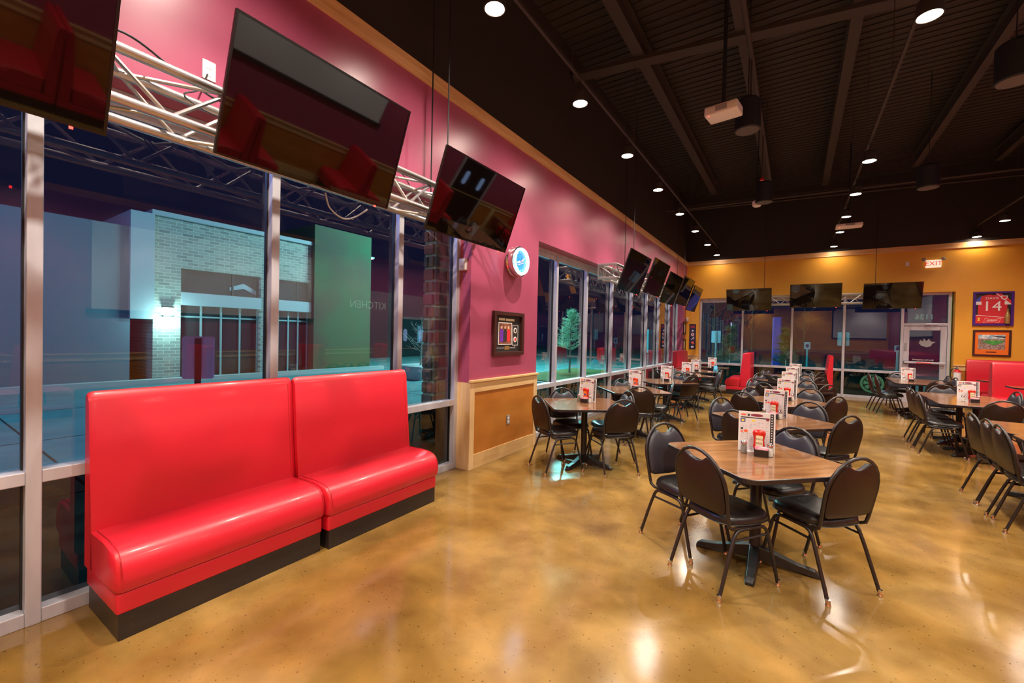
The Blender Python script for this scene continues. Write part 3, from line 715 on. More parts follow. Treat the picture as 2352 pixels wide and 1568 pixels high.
# ------------------------------------------------------------------ red benches
def bench(name, lab, loc, rz, wd, dp=.52, zs=.47, zt_=1.235, group=None, back_t=.14, gap=0):
    """local: width along x (0..wd), back plane y=0, faces +y"""
    t = empty(name, loc, rz, lab, 'bench', group)
    MB().box((.02, .005, 0), (wd-.02, dp-.035, .136)).build('plinth', 'blackwood', t, bevel=.002)
    MB().box((.01, 0, .136), (wd-.01, dp-.03, .245)).build('seat_base', 'red', t, bevel=.012, seg=3, smooth=True)
    s = .02
    prof = [(0, .25), (back_t+.02, .25), (back_t, .50), (back_t-.035, .85), (back_t-.065, zt_-.05), (back_t-.085, zt_-.012), (.03, zt_), (.008, zt_-.012), (0, zt_-.04)]
    mb = MB(); n = len(prof)
    xs = [(0, .9), (.012, .97), (.035, 1), (wd-.035, 1), (wd-.012, .97), (wd, .9)]
    cx_, cz_ = .06, .8
    for x, k in xs: mb.v += [(x, cx_+(p[0]-cx_)*(k if k < 1 else 1), .25+(p[1]-.25)*(1-(1-k)*.12)) for p in prof]
    for i in range(len(xs)-1):
        for j in range(n): mb.f.append((i*n+j, i*n+(j+1) % n, (i+1)*n+(j+1) % n, (i+1)*n+j))
    mb.f += [tuple(range(n)), tuple(range(len(xs)*n-1, (len(xs)-1)*n-1, -1))]; mb.m = [0]*len(mb.f)
    bk = mb.build('back_cushion', 'red', t, smooth=50)
    MB().tube([(.034, back_t-.002, .50), (.034, back_t-.037, .85), (.034, back_t-.067, zt_-.05)], .0035, 5).build('piping', 'redseam', bk)
    # seat cushion with rounded front
    y0, y1, z0 = back_t-.03, dp, .25
    pr = [(y0, z0), (y1-.02, z0), (y1-.004, z0+.02), (y1, z0+.07), (y1-.004, z0+.12), (y1-.02, zs-.055), (y1-.055, zs-.022), (y1-.11, zs-.004), (y1-.2, zs+.004), (y0, zs)]
    mb = MB(); n = len(pr)
    xs = [(0, .93), (.01, .98), (.03, 1), (wd-.03, 1), (wd-.01, .98), (wd, .93)]
    my, mz = (y0+y1)/2-.1, (z0+zs)/2
    for x, k in xs: mb.v += [(x, my+(p[0]-my)*k, mz+(p[1]-mz)*k) for p in pr]
    for i in range(len(xs)-1):
        for j in range(n): mb.f.append((i*n+j, i*n+(j+1) % n, (i+1)*n+(j+1) % n, (i+1)*n+j))
    mb.f += [tuple(range(n)), tuple(range(len(xs)*n-1, (len(xs)-1)*n-1, -1))]; mb.m = [0]*len(mb.f)
    sc = mb.build('seat_cushion', 'red', t, smooth=50)
    for x in (.022, wd-.022): MB().tube([(x, p[0]+.001, p[1]+.001) for p in pr[3:]], .003, 5).build('piping', 'redseam', sc)
    return t
G = 'red vinyl benches along the near window'
bench('red_bench', 'left red vinyl bench by the near window, nearest the camera', (-.165, 1.815, 0), R(-89), 1.155, .53, group=G, back_t=.13)
bench('red_bench', 'right red vinyl bench by the near window, next to the pier', (-.15, 2.98, 0), R(-89), 1.16, .53, group=G, back_t=.13)
G2 = 'tall red booth benches at the far end'
bench('booth_bench', 'red booth bench in the far left corner facing right', (.10, 14.9, 0), R(-90), 1.5, .58, group=G2, back_t=.2)
bench('booth_bench', 'red booth bench facing left between the corner booth and middle tables', (2.12, 14.1, 0), R(90), 1.35, .66, group=G2, back_t=.27)
bench('booth_bench', 'narrow red booth bench end behind the middle row of tables', (4.06, 14.35, 0), R(90), 1.1, .62, group=G2, back_t=.16)
G3 = 'red booths on the right by the orange wall'
bench('booth_bench', 'red booth bench with its back on the orange wall under the shirt', (7.96, YB-.04, 0), R(180), 1.1, .55, group=G3)
bench('booth_bench', 'red booth bench facing away, back to back with the nearest booth', (6.87, 13.95, 0), 0, 1.09, .62, group=G3)
bench('booth_bench', 'nearest tall red booth bench at the right edge', (7.96, 13.93, 0), R(180), 1.1, .58, group=G3)
for k in range(5):
    y = 9.3-k*2.6
    bench('booth_bench', 'red right-wall booth bench facing the orange wall, %s from far end' % ['first', 'second', 'third', 'fourth', 'fifth'][k], (6.9, y-.02, 0), 0, 1.06, .58, group='red booth benches out of frame on the right')
    bench('booth_bench', 'red right-wall booth bench facing away from it, %s from far end' % ['first', 'second', 'third', 'fourth', 'fifth'][k], (7.96, y-.04, 0), R(180), 1.06, .58, group='red booth benches out of frame on the right')

# ------------------------------------------------------------------ tables
def table_parts(t, size=.93, sy=None):
    sy = sy or size; a, c = size/2, sy/2
    top = MB().prism(rrect(-a+.006, -c+.006, a-.006, c-.006, .075, 5), .735, .7605).build('tabletop', 'tabletop', t)
    o1 = rrect(-a, -c, a, c, .08, 5); o2 = rrect(-a+.006, -c+.006, a-.006, c-.006, .075, 5); e = MB(); n = len(o1)
    e.v = [(*p, .732) for p in o1]+[(*p, .758) for p in o1]+[(*p, .7603) for p in o2]+[(*p, .732) for p in o2]
    for i in range(n):
        j = (i+1) % n
        e.f += [(i, j, n+j, n+i), (n+i, n+j, 2*n+j, 2*n+i), (3*n+i, 3*n+j, j, i)]
    e.m = [0]*len(e.f); e.build('edge_band', 'tableedge', t)
    MB().lathe([(.0, .70), (.12, .715), (.14, .732), (0, .732)], n=16).build('top_plate', 'castiron', t)
    MB().lathe([(.055, .09), (.042, .11), (.038, .12), (.038, .70), (.0, .71)], n=18).build('column', 'castiron', t, smooth=True)
    for k in range(4):
        A = MB(); Lg = .39
        vs = []
        for x, hw, z0, z1 in ((.0, .045, .03, .13), (.08, .04, .03, .11), (.25, .034, .018, .062), (.36, .032, .005, .046), (Lg, .026, .0, .022)):
            vs.append([(x, -hw, z0), (x, hw, z0), (x, hw*.75, z1), (x, -hw*.75, z1)])
        for r_ in vs: A.v += r_
        for i in range(4):
            for j in range(4): A.f.append((i*4+j, i*4+(j+1) % 4, (i+1)*4+(j+1) % 4, (i+1)*4+j))
        A.f += [(0, 1, 2, 3), (19, 18, 17, 16)]; A.m = [0]*len(A.f)
        o = A.build('base_arm', 'castiron', t, bevel=.004); o.rotation_euler = (0, 0, R(90*k+45))
tb = empty('dining_table', (0, 0, 0), 0, '', 'table', 'square walnut tables')
table_parts(tb); remember(tb)
bt = empty('booth_table', (0, 0, 0), 0, '', 'table', 'booth tables'); table_parts(bt, 1.05, .62); remember(bt)
mid = [(2.965, 3.55), (3.02, 5.35), (3.08, 7.13), (3.11, 8.85), (3.13, 10.55), (3.17, 12.3)]
lft = [(.985, 4.97), (1.0, 6.85), (1.06, 8.68), (1.10, 10.55), (.98, 12.1)]
tables = []; used = [False]
def place_table(x, y, rz, lab):
    if not used[0]: tb.location = (x, y, 0); tb.rotation_euler = (0, 0, rz); tb['label'] = lab; used[0] = True
    else: copy_tree(tb, (x, y, 0), rz, lab)
mn = ['nearest', 'second', 'third', 'fourth', 'fifth', 'sixth']
for k, (x, y) in enumerate(mid): place_table(x, y, R(45+rnd.uniform(-2, 2)), 'square walnut table turned on its corner, %s in the middle row' % mn[k])
for k, (x, y) in enumerate(lft): place_table(x, y, R(40+rnd.uniform(-2, 2)), 'square walnut table turned on its corner, %s in the window row' % mn[k])
pair = [(5.36, 5.56, 'near table of the pair cut off at the right edge'), (5.38, 6.49, 'far table of the pair cut off at the right edge'),
        (5.38, 8.82, 'near table of the joined pair in mid right'), (5.42, 9.75, 'far table of the joined pair in mid right'),
        (5.46, 12.5, 'near table of the joined pair by the exit door'), (5.5, 13.43, 'far table of the joined pair by the exit door')]
for x, y, l in pair: place_table(x, y, R(-2), 'square walnut table, ' + l)
bt.location = (1.03, 14.1, 0); bt['label'] = 'dark booth table between the two corner booth benches'
copy_tree(bt, (7.45, 14.85, 0), 0, 'booth table in front of the bench under the red shirt')
copy_tree(bt, (7.43, 13.05, 0), 0, 'booth table in front of the nearest right-hand booth')

# ------------------------------------------------------------------ chairs
def yb(z): return -.165-(z-.45)*.19
def make_chair():
    t = empty('dining_chair', (0, 0, 0), 0, '', 'chair', 'black padded chairs')
    # hoop
    hoop = [(-.185, .10, .415), (-.19, -.05, .415), (-.195, -.125, .418), (-.199, -.158, .435), (-.202, yb(.48), .48), (-.208, yb(.58), .58)]
    el = [(.213*math.cos(R(a)), .665+.223*math.sin(R(a))) for a in range(180, -1, -15)]
    hoop += [(x, yb(z), z) for x, z in el]
    hoop += [(-x, y, z) for x, y, z in [(-.208, yb(.58), .58), (-.202, yb(.48), .48), (-.199, -.158, .435), (-.195, -.125, .418), (-.19, -.05, .415), (-.185, .10, .415)]]
    MB().tube(hoop, .0115, 8).build('back_frame', 'frame', t, smooth=60)
    # panel outline
    out = []
    for a in range(0, 181, 9):
        x = .199*math.cos(R(a)); z = .665+.208*math.sin(R(a))
        if abs(x) < .088: z = .665+.208*math.sin(math.acos(.088/.199)) - .042*math.cos(x/.088*math.pi/2)**.8 - .0
        out.append((x, z))
    out += [(-.199, .60), (-.196, .54), (-.185, .512), (-.16, .50), (0, .492), (.16, .50), (.185, .512), (.196, .54), (.199, .60)]
    n = len(out); cx_, cz_ = 0, .66
    def ring(k, d): return [(x*k, yb(cz_+(z-cz_)*k)+d, cz_+(z-cz_)*k) for x, z in out]
    A = MB(); A.v = ring(1, -.006)+ring(1.0, -.012)+ring(.965, -.016)
    for i in range(2):
        for j in range(n): A.f.append((i*n+j, i*n+(j+1) % n, (i+1)*n+(j+1) % n, (i+1)*n+j))
    A.f += [tuple(range(n)), tuple(range(3*n-1, 2*n-1, -1))]; A.m = [0]*len(A.f); A.build('back_shell', 'shell', t, smooth=50)
    A = MB(); A.v = ring(.985, -.006)+ring(.99, .010)+ring(.95, .022)+ring(.86, .028)+ring(.6, .031)
    for i in range(4):
        for j in range(n): A.f.append((i*n+j, i*n+(j+1) % n, (i+1)*n+(j+1) % n, (i+1)*n+j))
    A.f += [tuple(range(n)), tuple(range(5*n-1, 4*n-1, -1))]; A.m = [0]*len(A.f); A.build('backrest', 'vinylback', t, smooth=70)
    # seat
    so = []
    for a in range(0, 360, 12):
        c, s = math.cos(R(a)), math.sin(R(a)); e = .55
        x = math.copysign(abs(c)**e, c)*(.212 if s > 0 else .212-.02*abs(s)); y = math.copysign(abs(s)**e, s)*.205+.03
        so.append((x, y))
    n = len(so)
    def sr(k, z): return [(x*k, .03+(y-.03)*k, z) for x, y in so]
    A = MB(); A.v = sr(.93, .425)+sr(.99, .432)+sr(1, .448)+sr(.985, .468)+sr(.93, .482)+sr(.8, .490)+sr(.5, .494)
    for i in range(6):
        for j in range(n): A.f.append((i*n+j, i*n+(j+1) % n, (i+1)*n+(j+1) % n, (i+1)*n+j))
    A.f += [tuple(range(n)), tuple(range(7*n-1, 6*n-1, -1))]; A.m = [0]*len(A.f)
    seat = A.build('seat', 'vinyl', t, smooth=60)
    MB().tube([(*p, .436) for p in sr2(so, 1.0)], .004, 5, closed=True).build('piping', 'vinyl', seat)
    for s in (-1, 1):
        rl = [(s*.215, -.245, .012), (s*.205, -.155, .27), (s*.2, -.118, .365), (s*.198, -.10, .392), (s*.197, -.07, .405), (s*.197, .02, .407)]
        fl = [(s*.197, .02, .407), (s*.197, .10, .407), (s*.197, .135, .40), (s*.198, .158, .38), (s*.2, .172, .35), (s*.208, .265, .012)]
        for pts, foot in ((rl, rl[0]), (fl, fl[-1])):
            lg = MB().tube(pts, .0115, 8).build('leg', 'frame', t, smooth=60)
            MB().lathe([(0, 0), (.015, 0), (.017, .006), (.0135, .014), (.0135, .04), (0, .04)], (foot[0], foot[1], 0), 10).build('chrome_glide', 'chrome', lg, smooth=True)
        MB().tube([(s*.2, -.126, .345), (s*.2, .172, .352)], .008, 6).build('stretcher', 'frame', t)
    remember(t); return t
def sr2(so, k): return [(x*k, .03+(y-.03)*k) for x, y in so]
ch = make_chair(); cused = [False]
def chair(px, py, head, lab, group):
    """px,py: plan point under the top of the back; head: heading in degrees from +x"""
    hx, hy = math.cos(R(head)), math.sin(R(head))
    x, y = px+hx*.245, py+hy*.245; rz = R(head-90)
    if not cused[0]: ch.location = (x, y, 0); ch.rotation_euler = (0, 0, rz); ch['label'] = lab; ch['group'] = group; cused[0] = True
    else: copy_tree(ch, (x, y, 0), rz, lab, group)
ways = {'A': 'seen from behind at its near left side', 'B': 'seen from behind at its near right', 'L': 'facing right at its far left side', 'F': 'facing the camera at its far right side'}
heads = {'A': 54, 'B': 139, 'L': -32, 'F': -127}
mids = [(1,'A',2.65,2.99),(1,'B',3.52,3.37),(1,'L',2.27,3.68),(1,'F',3.2,4.21),(2,'L',2.43,5.77),(2,'A',2.69,4.83),(2,'F',3.35,6.12),(2,'B',3.64,5.26),
        (3,'L',2.61,7.39),(3,'A',2.6,6.63),(3,'F',3.4,7.85),(3,'B',3.66,6.98),(4,'L',2.53,9.15),(4,'A',2.76,8.36),(4,'F',3.4,9.52),(4,'B',3.66,8.8),
        (5,'L',2.54,10.75),(5,'A',2.87,10.18),(5,'F',3.4,11.09),(5,'B',3.63,10.52),(6,'L',2.58,12.5),(6,'F',3.47,12.82),(6,'B',3.72,12.37)]
for k, w_, x, y in mids:
    chair(x, y, heads[w_]+(0 if k == 1 else rnd.uniform(-5, 5)), 'black chair at the %s middle-row table, %s' % (mn[k-1], ways[w_]), 'chairs around the middle row of tables')
left = [(.66,4.36,57,'nearest','in profile at its near left by the pier'),(.52,5.25,-38,'nearest','facing the camera at its far left'),
        (1.56,4.76,139,'nearest','seen from behind at its near right'),(1.36,5.54,-135,'nearest','half hidden at its far right side'),
        (.68,7.24,-40,'second','facing the camera at its far left side'),(1.3,6.22,110,'second','seen from behind at its near side'),
        (1.54,7.25,192,'second','in profile at its right side'),(1.53,8.71,150,'third','seen from behind at its right side'),
        (.62,7.95,60,'third','half hidden at its near left side'),(1.18,9.36,-110,'third','facing the camera at its far side'),
        (.62,9.89,50,'fourth','dark and half hidden at its near left side'),(1.27,9.83,100,'fourth','seen from behind at its near side'),
        (.82,10.98,-60,'fourth','grey and facing the camera at its far side'),(1.75,10.93,195,'fourth','in profile at its right side'),
        (1.46,12.34,190,'fifth','under the blue shape'),(1.66,11.70,165,'fifth','seen from behind at its near right')]
for x, y, hd, k, w_ in left:
    chair(x, y, hd, 'black chair at the %s window-row table, %s' % (k, w_), 'chairs around the window row of tables')
right = [(4.73,6.36,2,'nearest right-hand pair','farthest of three on its left side'),(4.73,5.94,1,'nearest right-hand pair','middle of three on its left side'),
         (4.71,5.58,0,'nearest right-hand pair','nearest of three on its left side'),(5.62,7.45,-92,'nearest right-hand pair','facing the camera at its far end'),
         (4.74,9.42,0,'middle right-hand pair','farthest of three on its left side'),(4.72,9.03,2,'middle right-hand pair','middle of three on its left side'),
         (4.71,8.62,0,'middle right-hand pair','nearest of three on its left side'),(5.44,8.05,92,'middle right-hand pair','seen from behind at its near end'),
         (5.36,10.45,-90,'middle right-hand pair','facing the camera at its far end'),(6.08,9.86,185,'middle right-hand pair','farther of two on its right side'),
         (6.06,9.32,182,'middle right-hand pair','nearer of two on its right side'),
         (4.66,13.2,0,'farthest right-hand pair','farther of two on its left side'),(4.72,12.65,0,'farthest right-hand pair','nearer of two on its left side'),
         (5.62,11.8,95,'farthest right-hand pair','seen from behind at its near end'),(5.34,14.15,-90,'farthest right-hand pair','facing the camera at its far end'),
         (6.1,13.0,183,'farthest right-hand pair','nearer of two on its right side'),(6.1,13.55,180,'farthest right-hand pair','farther of two on its right side')]
for x, y, hd, k, w_ in right:
    chair(x, y, hd, 'black chair at the %s, %s' % (k, w_), 'chairs around the right-hand pairs of tables')
# blue shape laid over a chair back to colour it blue
j = MB(); pr = [(-.2, .0), (-.17, .19), (-.1, .26), (0, .285), (.1, .26), (.17, .19), (.2, 0)]
for yy in (-.03, .055): j.v += [(p[0]*1.08, yy*(1 if p[1] > .1 else 1.3), p[1]+.03) for p in pr]
n = len(pr)
for i in range(n-1): j.f.append((i, i+1, n+i+1, n+i))
j.f += [tuple(range(n)), tuple(range(2*n-1, n-1, -1)), (0, n, 2*n-1, n-1)]; j.m = [0]*len(j.f)
o = j.build('shape', 'chair_blue', bevel=.012, seg=2, smooth=60); o.location = (1.46, 12.34, .60); o.rotation_euler = (0, 0, R(100))
tag(o, 'blue shape laid over a chair back at the fifth window-row table', 'shape')

# ------------------------------------------------------------------ things on the tables
def make_menu():
    t = empty('menu_stand', (0, 0, 0), 0, '', 'menu', 'printed menus in clear stands')
    lean = Matrix.Rotation(R(-4), 4, 'X')
    w, h = .235, .30
    MB().box((-.06, -.03, 0), (.06, .05, .004)).build('foot', 'acrylic', t)
    cd = MB().box((-w/2, 0, .002), (w/2, .006, h)).build('card', 'white', t)
    cd.matrix_local = lean
    P = MB()
    def q(x0, z0, x1, z1, mi, y=-.0006): P.box((-w/2+x0*w, y, .002+z0*h), (-w/2+x1*w, y+.0006, .002+z1*h), mi)
    q(.03, .03, .86, .97, 0)
    q(.87, .03, .97, .97, 1, -.001)
    for k in range(15): q(.905, .06+k*.061, .935, .085+k*.061, 2, -.0016)
    q(.05, .83, .86, .855, 1, -.001)
    e = [(-w/2+w*(.5+.18*math.cos(a/16*2*math.pi)), .002+h*(.91+.035*math.sin(a/16*2*math.pi))) for a in range(16)]
    P.prism(e, -.001, -.0004, 'y', 4)
    q(.06, .89, .2, .93, 7, -.001); q(.24, .88, .3, .935, 1, -.001); q(.76, .79, .84, .86, 4, -.0014)
    q(.04, .72, .18, .81, 5, -.001); q(.07, .74, .15, .79, 6, -.0014); q(.36, .75, .46, .79, 6, -.001)
    q(.05, .53, .12, .58, 1, -.001); q(.05, .46, .12, .50, 7, -.001)
    e = [(-w/2+w*(.2+.06*math.cos(a/14*2*math.pi)), .002+h*(.5+.035*math.sin(a/14*2*math.pi))) for a in range(14)]
    P.prism(e, -.001, -.0004, 'y', 7)
    r2 = random.Random(3)
    for row in range(15):
        for col in range(7):
            if r2.random() < .72:
                x = .06+col*.113; z = .06+row*.047
                if z > .7 and x < .2: continue
                q(x+.01, z, x+.01+r2.uniform(.04, .085), z+.008, 3, -.0008)
                if r2.random() < .35: q(x+.07, z+.012, x+.085, z+.022, 1, -.0008)
    p_ = P.build('print', ['paper', 'ink', 'white', 'greyink', 'maroonink', 'blueink', 'yellowink', 'redink'], t); p_.matrix_local = lean
    b = MB()
    for x in (-w/2-.003, w/2): b.box((x, -.002, 0), (x+.003, .008, h+.003))
    a_ = b.build('clear_edge', 'acrylic', t); a_.matrix_local = lean
    remember(t); return t
def make_ketchup(label_mat, nm, words):
    t = empty('ketchup_bottle', (0, 0, 0), 0, '', 'bottle', 'squeeze bottles standing before the menus')
    # upside-down squeeze bottle: cap below, broad shoulders above
    pr = [(.0, 0), (.030, 0), (.032, .012), (.030, .03), (.034, .04), (.040, .055), (.036, .085), (.034, .11), (.040, .135), (.043, .155), (.040, .172), (.025, .180), (0, .182)]
    MB().lathe(pr, n=20, sx=1.0, sy=.62).build('bottle_body', 'ketchup', t, smooth=60)
    MB().prism(rrect(-.0225, .06, .0225, .142, .008), -.0262, -.0225, 'y').build('label_panel', label_mat, t)
    if words:
        for wd, z in (('TWO', .115), ('FREE', .085)): text('label_word', wd, .019, 'ink', t, basis((1, 0, 0), (0, 0, 1), (0, -.0265, z)), .0004)
    else: MB().prism(arc(0, .1, .014, 0, 345, 10), -.0275, -.0262, 'y').build('label_badge', 'blueink', t)
    remember(t); return t
def make_caddy():
    t = empty('sugar_caddy', (0, 0, 0), 0, '', 'caddy', 'black caddies of pink sweetener packets')
    b = MB(); w, d_, h = .046, .026, .052
    b.box((-w, -d_, 0), (w, d_, .004)).box((-w, -d_, .004), (w, -d_+.003, h)).box((-w, d_-.003, .004), (w, d_, h)).box((-w, -d_+.003, .004), (-w+.003, d_-.003, h)).box((w-.003, -d_+.003, .004), (w, d_-.003, h))
    b.build('box', 'tableedge', t, bevel=.001)
    pk = MB().box((-.038, -.001, 0), (.038, .001, .062)).mesh('packet', 'pink')
    for k in range(8): link('packet', pk, t, Matrix.Translation((rnd.uniform(-.002, .002), -.019+k*.0055, .005)) @ Matrix.Rotation(R(rnd.uniform(-4, 4)), 4, 'Y'))
    remember(t); return t
def make_shaker(nm, fill, lab):
    t = empty(nm, (0, 0, 0), 0, '', 'shaker', lab)
    MB().lathe([(0, .002), (.019, .002), (.021, .01), (.018, .05), (.017, .062), (0, .062)], n=10).build('contents', fill, t, smooth=50)
    MB().lathe([(0, 0), (.022, 0), (.0235, .008), (.0205, .05), (.019, .07), (0, .07)], n=10).build('glass_jar', 'shaker', t, smooth=50)
    MB().lathe([(.0, .07), (.0205, .07), (.021, .082), (.014, .094), (0, .097)], n=14).build('chrome_cap', 'chrome', t, smooth=50)
    remember(t); return t
proto = {'menu': make_menu(), 'ketchup': make_ketchup('cream', '', True), 'mustard': make_ketchup('orange_label', '', False), 'caddy': make_caddy(),
         'salt': make_shaker('salt_shaker', 'salt', 'salt shakers'), 'pepper': make_shaker('pepper_shaker', 'pepper', 'pepper shakers')}
pused = {}
def put(kind, x, y, rz, lab):
    p = proto[kind]
    if kind not in pused: p.location = (x, y, .7605); p.rotation_euler = (0, 0, rz); p['label'] = lab; pused[kind] = 1
    else: copy_tree(p, (x, y, .7605), rz, lab)
def setting(x, y, rz, where, bottle='ketchup', flip=1):
    c, s = math.cos(rz), math.sin(rz)
    def at(dx, dy): return x+dx*c-dy*s, y+dx*s+dy*c
    put('menu', *at(0, .02), rz, 'white printed menu in a clear stand on the '+where)
    put(bottle, *at(.015, -.035), rz, ('red ketchup bottle with cream label on the ' if bottle == 'ketchup' else 'red bottle with orange label on the ')+where)
    put('caddy', *at(.028, -.095), rz+R(-4), 'black caddy of pink packets before the menu on the '+where)
    put('salt', *at(.085*flip, -.06), rz, 'salt shaker beside the caddy on the '+where)
    put('pepper', *at(-.082*flip, -.05), rz, 'pepper shaker beside the bottle on the '+where)
mset = [(2.95, 3.66), (3.0, 5.50), (3.09, 7.27), (3.11, 8.95), (3.15, 10.6), (3.2, 12.3)]
for k, (x, y) in enumerate(mset): setting(x, y, R([6, -20, -8, -5, -5, -5][k]), '%s table of the middle row' % mn[k])
lset = [(.935, 5.13), (.98, 7.02), (1.07, 8.72), (1.10, 10.5), (1.02, 12.0)]
for k, (x, y) in enumerate(lset): setting(x, y, R([-6, 0, 0, 5, 5][k]), '%s table of the window row' % mn[k], 'mustard' if k in (0, 1, 3) else 'ketchup')
setting(1.13, 13.95, R(5), 'dark corner booth table', 'mustard')
setting(5.35, 9.03, R(6), 'joined tables in mid right', 'ketchup', -1)
setting(5.33, 12.95, R(4), 'joined tables by the exit door', 'ketchup', -1)

# ------------------------------------------------------------------ right and rear of the room (seen in the glass)
t = empty('projection_screen', (0, 0, 0), 0, 'large white projection screen on the rear wall, seen mirrored in the back windows', 'screen')
MB().box((5.25, YR+.004, 1.9), (7.9, YR+.034, 3.75)).build('screen_cloth', 'projwhite', t)
MB().box((5.17, YR+.004, 1.83), (7.9, YR+.044, 1.9)).box((5.17, YR+.004, 1.9), (5.25, YR+.044, 3.83)).box((5.25, YR+.004, 3.75), (7.9, YR+.044, 3.83)).build('screen_border', 'gasket', t)
t = empty('projection_screen', (0, 0, 0), 0, 'long white projection screen high on the right wall, seen mirrored in the second screen', 'screen')
MB().box((XR-.034, 2.4, 1.95), (XR-.004, 7.0, 3.7)).build('screen_cloth', 'projwhite', t)
MB().box((XR-.044, 2.32, 1.87), (XR-.004, 7.08, 1.95)).build('screen_border', 'gasket', t)
t = empty('double_door', (0, 0, 0), 0, 'dark double doors with lit round windows in the right wall', 'door')
for y in (10.2, 10.95):
    MB().box((XR-.044, y, 0), (XR-.004, y+.72, 2.1)).build('leaf', 'tvblack', t, bevel=.004)
    MB().prism(rrect(y+.27, 1.3, y+.45, 1.75, .08), XR-.045, XR-.04, 'x').build('lit_window', mat('lit door window', (.4, .6, 1), .5, emit=(.3, .5, 1), es=1.2), t)
MB().box((XR-.054, 10.12, 0), (XR-.004, 10.2, 2.18)).box((XR-.054, 11.67, 0), (XR-.004, 11.75, 2.18)).box((XR-.054, 10.2, 2.1), (XR-.004, 11.67, 2.18)).build('door_frame', 'alu', t)
text('wall_letters', 'KITCHEN', .34, 'white', None, basis((0, -1, 0), (0, 0, 1), (XR-.004, 9.0, 2.48)))
o = C.objects[-1]; tag(o, 'white KITCHEN lettering on the right wall, mirrored in the near window', 'lettering')

# ------------------------------------------------------------------ out of doors
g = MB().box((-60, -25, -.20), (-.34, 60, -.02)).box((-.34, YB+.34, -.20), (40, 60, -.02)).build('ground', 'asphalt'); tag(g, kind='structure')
for k, x in enumerate((-2.6, -5.6, -8.6)):
    o = MB().box((x-.012, -10, -.0195), (x+.012, 40, -.0175)).build('pavement_joint', 'gasket', g)
for y in (1.2, 4.4, 8, 12):
    o = MB().box((-11.2, y-.012, -.0195), (-.6, y+.012, -.0175)).build('pavement_joint', 'gasket', g)
o = MB().box((-12.2, -15, -.02), (-11.9, 12.5, .13)).build('kerb', 'curb'); tag(o, kind='structure')
bd = empty('shop_building', (0, 0, 0), 0, 'single-storey shop building of pale brick across the car park', 'building')
XB = -13
MB().box((XB-6, -14, 0), (XB-.0, 4.15, 4.52)).build('low_wall', 'stucco_bluelit', bd)
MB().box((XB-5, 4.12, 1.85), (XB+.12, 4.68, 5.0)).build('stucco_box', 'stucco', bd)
MB().box((XB-5, 4.68, 0), (XB, 5.38, 5.0)).box((XB-5, 5.38, 3.51), (XB, 9.7, 5.0)).box((XB-5, 7.80, 0), (XB, 8.1, 3.51)).build('brick_wall', 'brickwall', bd)
MB().box((XB-5, 4.62, 5.0), (XB+.1, 9.7, 5.14)).build('cornice', 'stucco', bd)
for y0, y1 in ((5.38, 7.80), (8.1, 9.7)):
    MB().box((XB-.4, y0, 2.34), (XB+.06, y1, 2.74)).build('fascia_band', 'stucco', bd)
    wn_ = MB().box((XB-.3, y0, 2.74), (XB-.22, y1, 3.51)).build('upper_window', 'darkglass', bd)
    for y in (y0+.03, (y0+y1)/2+.35, y1-.03): MB().box((XB-.22, y-.025, 2.74), (XB-.18, y+.025, 3.51)).build('window_bar', 'gasket', wn_)
    wn_ = MB().box((XB-.3, y0, 0), (XB-.22, y1, 2.34)).build('shop_window', 'darkglass', bd)
    for k in range(5):
        y = y0+.03+(y1-y0-.06)*k/4
        MB().box((XB-.22, y-.025, 0), (XB-.17, y+.025, 2.34)).build('window_bar', 'galv', wn_)
    MB().box((XB-.22, y0, 1.95), (XB-.18, y1, 2.0)).build('window_bar', 'galv', wn_)
MB().prism([(6.85, 3.05), (7.3, 3.22), (7.72, 3.0), (7.72, 2.86), (7.3, 3.04), (6.85, 2.93)], XB-.215, XB-.20, 'x').build('white_swoosh', 'stucco', bd)  # white swoosh shape set in the upper window
MB().box((XB-4, 9.72, 0), (XB+.2, 12.42, 5.84)).build('green_lit_tower', 'stucco_greenlit', bd)
MB().box((XB-8, 12.42, 0), (XB-6, 30, 4.2)).build('rear_wing', 'darkglass', bd)
t = empty('wall_lamp', (XB, 5.03, 2.0), 0, 'lit square wall lamp on the pale brick pier outside', 'lamp')
MB().box((0, -.11, -.02), (.12, .11, .22)).build('lamp_glass', 'lampwhite', t, bevel=.01)
MB().box((0, -.13, .22), (.16, .13, .26)).box((0, -.13, -.06), (.16, .13, -.02)).build('lamp_cap', 'gasket', t)
add_light('wall_lamp_light', 'POINT', (XB+.35, 5.03, 1.85), 60, (.6, 1, .9), shadow_soft_size=.08)
t = empty('street_lamp', (-15.6, 14.5, 0), 0, 'tall car park lamp post with a small bright head outside', 'street lamp')
MB().tube([(0, 0, -.02), (0, 0, 5.5)], [.06, .04], 8).build('pole', 'galv', t)
MB().box((-.1, -.25, 5.5), (.1, .25, 5.58)).build('lamp_head', 'galv', t, bevel=.02)
MB().box((-.07, -.18, 5.47), (.07, .18, 5.5)).build('lamp_lens', 'streetglow', t)

